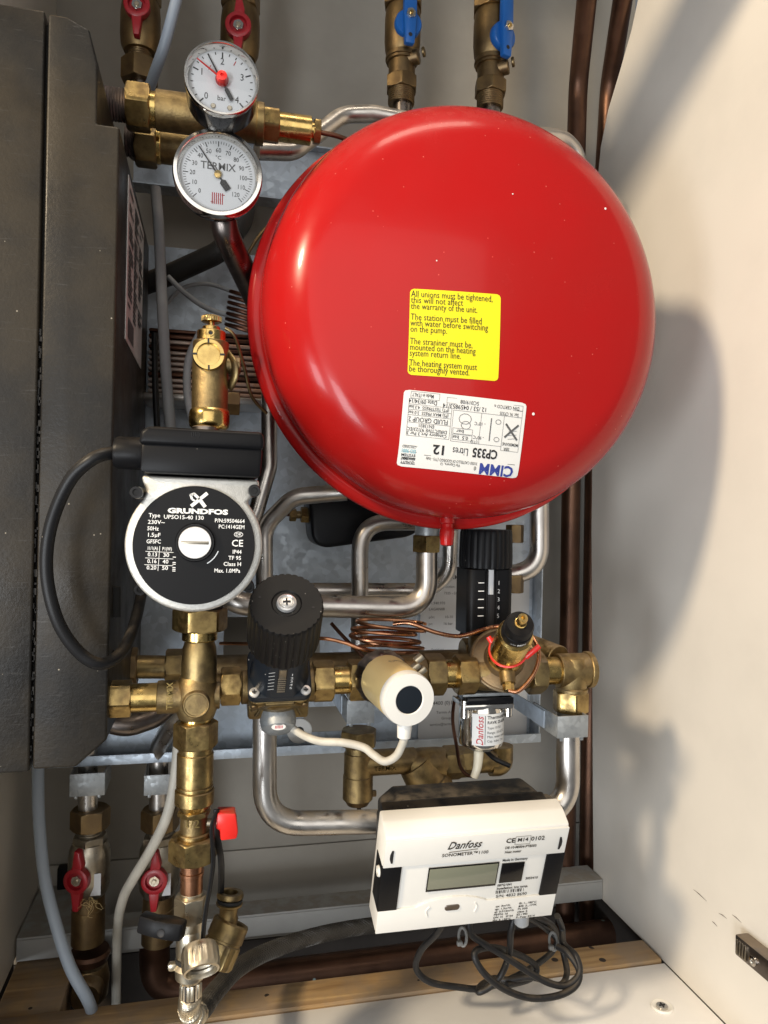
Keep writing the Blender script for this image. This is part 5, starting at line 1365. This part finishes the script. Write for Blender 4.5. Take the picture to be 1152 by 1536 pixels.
# ------------------------------------------------------------------ ball valves
def ball_valve(px, y_stem, Y, kind, label, top, bottom, hcol, s_=1.0, dx=0.0, group=None, drain=False, scale=1.0):
    o = P(px, y_stem, Y); s = sc(o) * scale
    r = root('shut_off_valve', o - AZ * .04, label, 'valve', group)
    body = 'nickel_dirty' if kind == 'lower' else 'brass_dark'
    z = lambda y: P(px, y, Y).z
    if kind == 'lower':
        it = [('nut', top, top + 30, 25, 'brass_dark', 'union_nut', .2), ('thr', top + 29, top + 47, 18, body, 'thread'), ('nut', top + 40, top + 58, 22, body, 'shoulder', .4), ('bar', top + 50, top + 128, 30, body, 'body'), ('cyl', top + 126, top + 150, 23, 'brass_dark', 'tail'), ('cyl', top + 148, top + 200, 24, 'brass_dark', 'lower_pipe')]
    elif kind == 'upper_red':
        it = [('nut', top, top + 30, 26, body, 'upper_nut', .2), ('bar', top + 25, top + 105, 29, body, 'body'), ('thr', top + 103, top + 120, 17, body, 'thread'), ('nut', top + 118, top + 150, 24, body, 'union_nut', .3)]
    else:
        it = [('nut', top, top + 36, 27, body, 'upper_nut', .2), ('bar', top + 30, top + 110, 27, body, 'body'), ('rib', top + 106, top + 118, 25, body, 'ring'), ('cyl', top + 116, top + 146, 20, body, 'neck'), ('nut', top + 140, top + 160, 22, body, 'union_nut', .3), ('thr', top + 158, top + 180, 20, body, 'thread')]
    vtrain(r, (px, y_stem, Y), [(k, a, b, rp * scale, *rest) for k, a, b, rp, *rest in it])
    sd = V((dx, -1, 0)).normalized()
    h0 = o + sd * 27 * s
    mk('stem', cyl(o, sd, 9 * s, 34 * s, seg=20), body, r)
    bx, by = AX - sd * AX.dot(sd), AZ
    bx.normalize()
    if kind in ('lower', 'upper_red'):
        hub = mk('handle', lathe(h0, sd, [(0, 0), (17 * s, 0), (18.5 * s, 3 * s), (18.5 * s, 13 * s), (17 * s, 14 * s), (12.5 * s, 14 * s), (11.5 * s, 8 * s), (0, 8 * s)], 36) +
                 prism([(-7 * s, 13 * s), (7 * s, 13 * s), (9 * s, 22 * s), (4 * s, 42 * s), (-3 * s, 44 * s)], h0, bx, by, 13 * s, .001, 2, bz=sd) + prism([(-8 * s, -12 * s), (8 * s, -12 * s), (4 * s, -44 * s), (-4 * s, -44 * s)], h0, bx, by, 13 * s, .001, 2, bz=sd), hcol, r)
        mk('handle_nut', nut(h0 + sd * 7.5 * s, sd, 14 * s, 5 * s, .2), 'chrome', r)
        mk('nut_centre', cyl(h0 + sd * 12 * s, sd, 3.4 * s, 2.5 * s, .0003, 14), 'nickel', r)
        if kind == 'lower':
            mk('paper_tag', box(P(px + 9, y_stem + 24, Y - 27.5 * s), (15 * s, .0006, 32 * s), bev=0), 'paper_grey', r)
    else:
        mk('handle', lathe(h0 - by * 8 * s, sd, [(0, -6 * s), (19 * s, -6 * s), (20 * s, -4 * s), (20 * s, 4 * s), (18.5 * s, 6 * s), (0, 6 * s)], 36) +
           prism([(-9 * s, 66 * s), (9 * s, 66 * s), (10 * s, 0), (8 * s, -30 * s), (7 * s, -42 * s), (-7 * s, -42 * s), (-8 * s, -30 * s), (-10 * s, 0)], h0 + sd * 3 * s, bx, by, 10 * s, .0015, 2, bz=sd), hcol, r)
        mk('handle_nut', nut(h0 + sd * 12.6 * s, sd, 13 * s, 4 * s, .2), 'chrome', r)
        mk('nut_centre', cyl(h0 + sd * 16 * s, sd, 3 * s, 2.5 * s, .0003, 14), 'brass_bright', r)
        mk('handle_hole', lathe(h0 + sd * 13.3 * s - by * 30 * s, sd, [(0, 0), (3 * s, 0)], 14), 'ink', r)
        dq = o + V((.012, -.004, -.031)) * scale
        mk('drain_boss', cyl(dq - V((.012, 0, .003)), V((.85, -.5, .1)).normalized(), 11 * s, 25 * s, .001, 20), body, r)
        mk('drain_screw', cyl(dq + V((.006, -.011, .002)), V((.85, -.5, .1)).normalized(), 7 * s, 4 * s, .0006, 18), 'brass_dull', r)
    return r
ball_valve(134, 1303, .80, 'lower', 'red-handled ball valve behind the left grey conduit with a tuft of hemp', 1212, 0, 'red_plastic', dx=-.35)
ball_valve(239, 1303, .80, 'lower', 'red-handled ball valve half hidden by the pale slanting cable', 1212, 0, 'red_plastic', dx=-.12)
ball_valve(211, 32, .80, 'upper_red', 'red-handled ball valve beside the grey cable above the brass manifold', -25, 0, 'red_plastic', dx=-.05)
ball_valve(360, 62, .80, 'upper_red', 'red-handled ball valve peeking out above the pressure gauge', -14, 0, 'red_plastic', dx=-.10)
ball_valve(604, 46, .76, 'upper_blue', 'blue-handled ball valve with its lever straight up', -22, 0, 'blue_plastic', dx=.05)
ball_valve(737, 62, .76, 'upper_blue', 'blue-handled ball valve with chipped paint beside the bright wall', -16, 0, 'blue_plastic', dx=.30)
# pipes feeding the upper valves
for px, Y, lb_ in ((211, .80, 'steel pipe above the red valve beside the grey cable'), (360, .80, 'steel pipe above the red valve over the pressure gauge'), (604, .76, 'dark pipe above the upright blue lever'), (737, .76, 'dark pipe above the chipped blue lever')):
    q = P(px, -20, Y)
    tag(mk('riser_pipe', cyl(q, AZ, .012, .20), 'copper_old'), lb_, 'pipe')
for px, Y, y0, lb_ in ((211, .80, 118, 'steel tail below the red valve beside the grey cable'), (604, .76, 150, 'steel tail below the upright blue lever'), (737, .76, 155, 'steel tail below the chipped blue lever')):
    q = P(px, y0, Y); q2 = P(px, y0 + 120, Y)
    tag(mk('riser_pipe', cyl(q, -AZ, .010, q.z - q2.z), 'steel_dark'), lb_, 'pipe')
# pipe tails of the lower valves under the rail
for px, lb_ in ((134, 'dark elbow below the rail under the left red valve'),):
    o = P(135, 1470, .80); s = sc(o)
    r = root('pipe_elbow', o - AZ * .02, lb_, 'elbow')
    mk('collar', lathe(P(135, 1424, .80), -AZ, [(0, 0), (27 * s, 0), (30 * s, 5 * s), (26 * s, 16 * s), (0, 18 * s)], 32), 'copper_old', r)
    mk('bend', lathe(o + AZ * 28 * s, -AZ, [(0, 0), (24 * s, 4 * s), (28 * s, 25 * s), (26 * s, 50 * s), (20 * s, 58 * s), (0, 60 * s)], 32), 'brass_dark', r)
    mk('end_cap', lathe(o, OUT, [(0, .030), (19 * s, .030), (22 * s, .027), (23 * s, 0)], 32), 'brass_dark', r)
# hemp tuft
g = G()
for k in range(8):
    a = P(128 + random.uniform(-8, 10), 1348 + random.uniform(-4, 6), .772)
    pts = [a]
    for j in range(4): pts.append(pts[-1] + V((random.uniform(-.006, .006), random.uniform(-.003, .003), random.uniform(-.007, .001))))
    g = g + tube(spline(pts, 4), .00016, 4)
hm = mk('hemp_fibre', g, 'cream_plastic', [c for c in bpy.data.objects if c.get('label', '').endswith('tuft of hemp')][0]); hm['kind'] = 'stuff'

# ------------------------------------------------------------------ grey and pale cables
def cable(pts, rm, m_, label, name='cable', n=8):
    return tag(mk(name, tube(spline(Q(pts), n), rm, 12), m_), label, 'cable')
cable([(272, -30, .66), (262, 10, .66), (246, 70, .67), (229, 118, .69), (214, 170, .72), (222, 230, .75)], .0048, 'blue_grey_cable', 'blue-grey cable slanting down from the top behind the manifold nut')
cable([(233, 282, .735), (238, 340, .73), (243, 450, .72), (249, 560, .71), (256, 645, .70)], .0050, 'grey_cable', 'straight grey cable running down beside the black cover')
cable([(57, 1140, .73), (58, 1220, .73), (66, 1310, .73), (82, 1380, .725), (105, 1450, .72), (132, 1500, .72), (140, 1525, .74)], .0054, 'blue_grey_cable', 'thick grey conduit hanging below the black cover and curving inward')
cable([(268, 1110, .70), (262, 1170, .70), (250, 1225, .70), (226, 1275, .71), (200, 1318, .73), (184, 1350, .76), (176, 1400, .80), (174, 1530, .82)], .0048, 'white_cable', 'pale cable slanting down across the rear red valve')
cable([(252, 415, .76), (278, 440, .755), (310, 462, .75), (345, 472, .745), (400, 476, .74)], .0026, 'grey_cable', 'thin grey cable drooping behind the air vent towards the vessel')
cable([(250, 455, .79), (275, 432, .79), (310, 426, .79), (350, 438, .79), (400, 460, .79)], .0022, 'grey_cable', 'thin grey cable arching over the galvanised plate')
cable([(300, 500, .70), (283, 540, .69), (281, 590, .68), (290, 635, .66)], .0036, 'grey_cable', 'short grey cable curving behind the brass air vent')
cable([(365, 395, .70), (375, 375, .70), (392, 350, .70), (420, 320, .70)], .0016, 'brass_dark', 'thin dark wire curving behind the upper rim of the vessel', 'wire')
cable([(338, 492, .60), (352, 505, .60), (366, 550, .61), (378, 595, .62), (400, 620, .63)], .0014, 'brass_dull', 'thin brass wire hanging along the red rim')
cable([(232, 500, .74), (233, 580, .735), (236, 650, .73), (238, 730, .72)], .0030, 'rubber_cable', 'thin black cable beside the straight grey cable')
cable([(690, 955, .70), (700, 945, .69), (730, 940, .69), (745, 950, .70)], .0022, 'rubber_cable', 'thin black wire looped over the rear nut')
# dark coiled capillary at the rim of the vessel
pts = []
oc = P(372, 468, .70); s = sc(oc)
for k in range(7 * 20 + 1):
    a = 2 * math.pi * k / 20; f = k / 140
    pts.append(oc + V((-.004 * f + 26 * s * math.cos(a), 22 * s * math.sin(a), (28 - 58 * f) * s + .003 * math.sin(a) - 5 * s * math.cos(a))))
tag(mk('capillary_coil', tube(pts, .0017, 8), 'copper_dark'), 'dark coiled capillary half hidden behind the red rim', 'coil')

# ------------------------------------------------------------------ heat meter
TL, TRc, BR, BL = P(578, 1257, .547), P(855, 1234, .547), P(826, 1371, .577), P(563, 1398, .577)
mx = ((TRc - TL) + (BR - BL)).normalized()
my = ((TL + TRc) - (BL + BR)); mhgt = my.length / 2
my = (my - mx * my.dot(mx)).normalized()
mz = mx.cross(my)                                        # towards the viewer
if mz.y > 0: mz = -mz
mc = (TL + TRc + BL + BR) / 4
mwid = ((TRc - TL).length + (BR - BL).length) / 2
r = root('heat_meter', mc - my * mhgt / 2, 'white heat meter with a small grey display and black side grips', 'heat meter')
def mp_(px, py, d=0.0):                                  # photograph pixel -> point on the meter face
    rr = ray(px, py); t = ((mc + mz * d) - CAM).dot(mz) / rr.dot(mz); return CAM + rr * t
def muv(px, py): q = mp_(px, py) - mc; return q.dot(mx), q.dot(my)
hw_, hh_ = mwid / 2, mhgt / 2
prof = [(-.026, -hh_), (0, -hh_), (0, hh_ - .001), (-.013, hh_ + .0035), (-.026, hh_ + .0035)]
mk('case', prism([(b, a) for a, b in prof], mc - mx * hw_, my, mz, mwid, .0016, 2, bz=mx), 'white_plastic', r)
# raised upper band
q0, q1 = muv(597, 1262), muv(830, 1300)
zt_ = muv(712, 1289)[1]
mk('upper_band', box(mc + my * (zt_ + (hh_ - .003 - zt_) / 2) + mz * .0006, (mwid * .998, (hh_ - .003 - zt_), .0018), (mx, my, mz), bev=.0006), 'white_plastic', r)
zl_ = muv(701, 1351.5)[1]
lo = [(-hw_ * .999, -hh_ * .999), (hw_ * .999, -hh_ * .999), (hw_ * .999, zl_)]
for k in range(9):
    a = math.pi * k / 8
    lo.append((muv(676, 1357)[0] + .030 * math.cos(a), zl_ + .0075 * math.sin(a) ** 1.6))
lo.append((-hw_ * .999, zl_))
mk('lower_cover', prism(lo, mc - mz * .0002, mx, my, .0020, .0006, 2, bz=mz), 'white_plastic', r)
def mbox(nm, x0, y0, x1, y1, m_, d=.0008, t=.0014, bev=.0003, parent=None):
    a, b = muv(x0, y0), muv(x1, y1); c_ = ((a[0] + b[0]) / 2, (a[1] + b[1]) / 2)
    return mk(nm, box(mc + mx * c_[0] + my * c_[1] + mz * d, (abs(b[0] - a[0]), abs(b[1] - a[1]), t), (mx, my, mz), bev=bev), m_, parent or r)
ds = mbox('display', 641, 1304, 744, 1324, 'lcd', .0006, .0014)
mbox('display_bar', 641, 1329, 744, 1333, 'black_gloss', .00065, .0016)
# proper screen size: one window
sv = muv(693.6, 1313)
mk('display_window', box(mc + mx * sv[0] + my * sv[1] + mz * .0012, (mwid * .375, mhgt * .215, .0010), (mx, my, mz), bev=.0003), 'lcd', r)
mk('display_frame', box(mc + mx * sv[0] + my * (sv[1] - mhgt * .008) + mz * .0009, (mwid * .387, mhgt * .250, .0008), (mx, my, mz), bev=.0002), 'black_gloss', r)
bpy.data.objects.remove(ds)
for o_ in [c for c in r.children if c.name.startswith('display_bar')]: bpy.data.objects.remove(o_)
sv = muv(767, 1307.2)
mk('optical_port', box(mc + mx * sv[0] + my * sv[1] + mz * .0010, (mwid * .128, mhgt * .205, .0010), (mx, my, mz), bev=.0002), 'black_gloss', r)
zc = (zt_ + zl_) / 2
for sx in (-1, 1):
    mk('side_grip', box(mc + mx * sx * (hw_ - mwid * .052 + .0006) + my * (zc + .0) - mz * .0085, (mwid * .104, zt_ - zl_ + .001, .0205), (mx, my, mz), bev=.0008), 'black_plastic', r)
    c_ = mc + mx * sx * (hw_ - mwid * .047) + my * (hh_ * .62) + mz * .0016
    mk('arrow_slot', prism([(-.0014 * sx * -1, .006), (.0026 * sx, .002), (.0026 * sx, -.002), (-.0014 * sx * -1, -.006), (.0, -.006), (.0, .006)], c_, mx, my, .0004, 0, bz=mz), 'ink', r)
mk('side_screw', lathe(mc - mx * (hw_ + .0003) + my * (zc + .012) - mz * .006, -mx, [(.0046, 0), (.0040, .0018), (.002, .0018), (.0018, .0006), (0, .0006)], 18), 'white_plastic', r)
sv = muv(677, 1358)
mk('button', prism(rrect(.0125, .0056, .0024, 4, sv[0], sv[1]), mc + mz * .0016, mx, my, .0010, .0003, 1, bz=mz), 'steel_dark', r)
for dx in (-1, 1):
    mk('moulded_arc', tube(spline([mc + mx * (sv[0] + dx * .020) + my * (sv[1] - .007) + mz * .0018, mc + mx * (sv[0] + dx * .0215) + my * (sv[1] - .001) + mz * .0018, mc + mx * (sv[0] + dx * .0190) + my * (sv[1] + .003) + mz * .0018]), .0007, 8), 'white_plastic', r)
def mt(t, px, py, size, al='LEFT', b=0, xs=1, sh=0): u, v = muv(px, py); return (t, u, v, size, al, b, xs, sh)
fo = mc + mz * .0021
fo2 = mc + mz * .0004
msc = sc(mc)
def mw_(t, x0, x1, y, cap=4.4, b=.022, sh=0): u, v = muv(x0, y); return (t, u, v, cap * msc / .72, 'LEFT', b, -(x1 - x0) * msc, sh)
text([mw_('Danfoss', 669.8, 722.8, 1267, 13.5, .012, .4), mw_('SONOMETER\u21221100', 661.7, 733.4, 1281, 5.7, .012), mw_('CE', 757.7, 772, 1259.2, 8), mw_('M14', 775, 791.5, 1257.6, 6.6), mw_('0102', 795, 817, 1255.8, 7.5, .015), mw_('DE-10-MI004-PTB003', 756.3, 806, 1269.5), mw_('Heat meter', 755.7, 782, 1276)], fo, mx, my, 'ink', r)
ua, va = muv(773, 1252.5); ub, vb2 = muv(793, 1262.5)
bl = [(ua, va, ub, va, .0003), (ua, vb2, ub, vb2, .0003), (ua, va, ua, vb2, .0003), (ub, va, ub, vb2, .0003)]
u0, v0 = muv(672, 1276); u1, v1 = muv(716, 1270.5)
bl += [(u0, v0, u1, v1, .0005)]
text([mw_('Made in Germany', 753.4, 794, 1290.5), mw_('3053410', 787.8, 808, 1317.5), mw_('087G1041', 745.7, 769, 1328.2), mw_('Installation: low temp.', 744.8, 795.8, 1333), mw_('S/N: 4832 8690', 743.4, 794, 1344.5, 5.7, .006)], fo2, mx, my, 'ink', r)
tl_ = [('qs: 3m\u00b3/h', 24), ('qp: 1.5m\u00b3/h', 27), ('qi: 0.015m\u00b3/h', 32), ('PS/PN: 16', 23), ('DN 15   IP 54', 32), ('\u0398q: 5..130\u00b0C', 30)]
tr_ = [('\u0398: 1...180\u00b0C', 29), ('\u0394\u0398: 3...177K', 31), ('Pt 500', 16), ('class 2', 17), ('E2 / M2', 18), ('P.-Year 2014', 31)]
text([mw_(t, 742 - .9 * k, 742 - .9 * k + w_, 1357 + 4.2 * k, 3.6) for k, (t, w_) in enumerate(tl_)] + [mw_(t, 777 - .9 * k, 777 - .9 * k + w_, 1352.5 + 4.2 * k, 3.6) for k, (t, w_) in enumerate(tr_)], fo, mx, my, 'ink', r, 'data_lettering')
u0, v0 = muv(744, 1338)
x = u0
while x < u0 + .0245:
    w_ = random.choice((.0004, .0007, .0011)); bl.append((x, v0 - .0016, x, v0 + .0016, w_)); x += w_ / 2 + random.choice((.0009, .0013, .0017))
mk('print_frame', strips(bl[:4], fo, mx, my), 'ink', r)
mk('logo_underline', strips(bl[4:5], fo, mx, my), 'ink', r)
mk('barcode', strips(bl[5:], fo2, mx, my), 'ink', r)
# black meter body behind with dust
bt_ = P(712, 1222, .572)
def body_part(x0, x1, zt, y0, y1, c):
    X0, X1 = P(x0, 1222, .58).x, P(x1, 1222, .58).x
    return prism([(X0, -.055), (X1, -.055), (X1, zt - c), (X1 - c * 1.3, zt), (X0 + c * 1.3, zt), (X0, zt - c)], V((0, y0, bt_.z)), AX, AZ, y1 - y0, .0025, 2, bz=AY)
mk('meter_body', body_part(574, 846, .0010, .578, .604, .004), 'black_dusty', r)
mk('meter_body', body_part(588, 838, .0050, .600, .634, .010), 'black_dusty', r)
mk('meter_back', box(mc - mz * .034 + my * .002, (mwid * .94, mhgt * .90, .018), (mx, my, mz), bev=.002), 'black_plastic', r)
# cable gland below
mk('cable_gland', cyl(P(783, 1368, .59), V((0, .1, -1)).normalized(), .0062, .012, .002), 'grey_cable', r)

# cables of the meter
mcab = [('black signal cable in a wide flat loop resting on the batten', [(668, 1375, .60), (655, 1400, .61), (632, 1425, .63), (624, 1452, .64), (645, 1473, .64), (690, 1481, .64), (720, 1483, .64), (755, 1473, .645), (790, 1456, .66), (826, 1430, .68), (836, 1408, .68), (828, 1388, .66), (800, 1372, .62)]),
        ('black signal cable hanging in a narrow twist below the meter', [(772, 1370, .60), (766, 1400, .60), (764, 1430, .615), (752, 1462, .62), (735, 1480, .62), (718, 1488, .622), (722, 1478, .63), (740, 1468, .64), (762, 1470, .635), (800, 1466, .63), (838, 1478, .622), (850, 1462, .63), (847, 1438, .64), (838, 1412, .645), (815, 1390, .65), (790, 1374, .62)]),
        ('black signal cable making the lowest big loop over the white base', [(705, 1372, .61), (705, 1398, .61), (720, 1412, .61), (750, 1430, .61), (790, 1456, .607), (822, 1474, .605), (850, 1478, .605), (869, 1460, .607), (864, 1434, .615), (846, 1416, .63), (843, 1392, .64), (836, 1374, .63)]),
        ('black signal cable sweeping low beneath the other loops', [(836, 1420, .63), (852, 1430, .62), (869, 1458, .608), (862, 1480, .603), (835, 1494, .60), (795, 1497, .60), (757, 1484, .60), (728, 1462, .602), (712, 1436, .606), (718, 1424, .61), (745, 1422, .62), (786, 1436, .64), (805, 1452, .645), (795, 1468, .64), (760, 1478, .63)])]
for lb_, pts in mcab:
    tag(mk('signal_cable', tube(spline(Q(pts), 8), .0029, 12), 'rubber_cable'), lb_, 'cable')
for (x, y, Y), lb_ in (((830, 1412, .640), 'grey cable tie gathering the cables at the right'), ((694, 1405, .605), 'grey cable tie hanging below the meter display')):
    q = P(x, y, Y); s = sc(q)
    pts = [q + V((9 * s * math.cos(a) * .6, .005 * math.sin(a), 9 * s * math.sin(a + .5))) for a in [2 * math.pi * k / 24 for k in range(24)]]
    r = root('cable_tie', q - AZ * .006, lb_, 'cable tie')
    mk('band', tube(pts, .0013, 8, closed=True), 'clear_tie', r)
    mk('lock', box(q + V((-.004, -.004, -.003)), (.005, .004, .004), bev=.001), 'clear_tie', r)
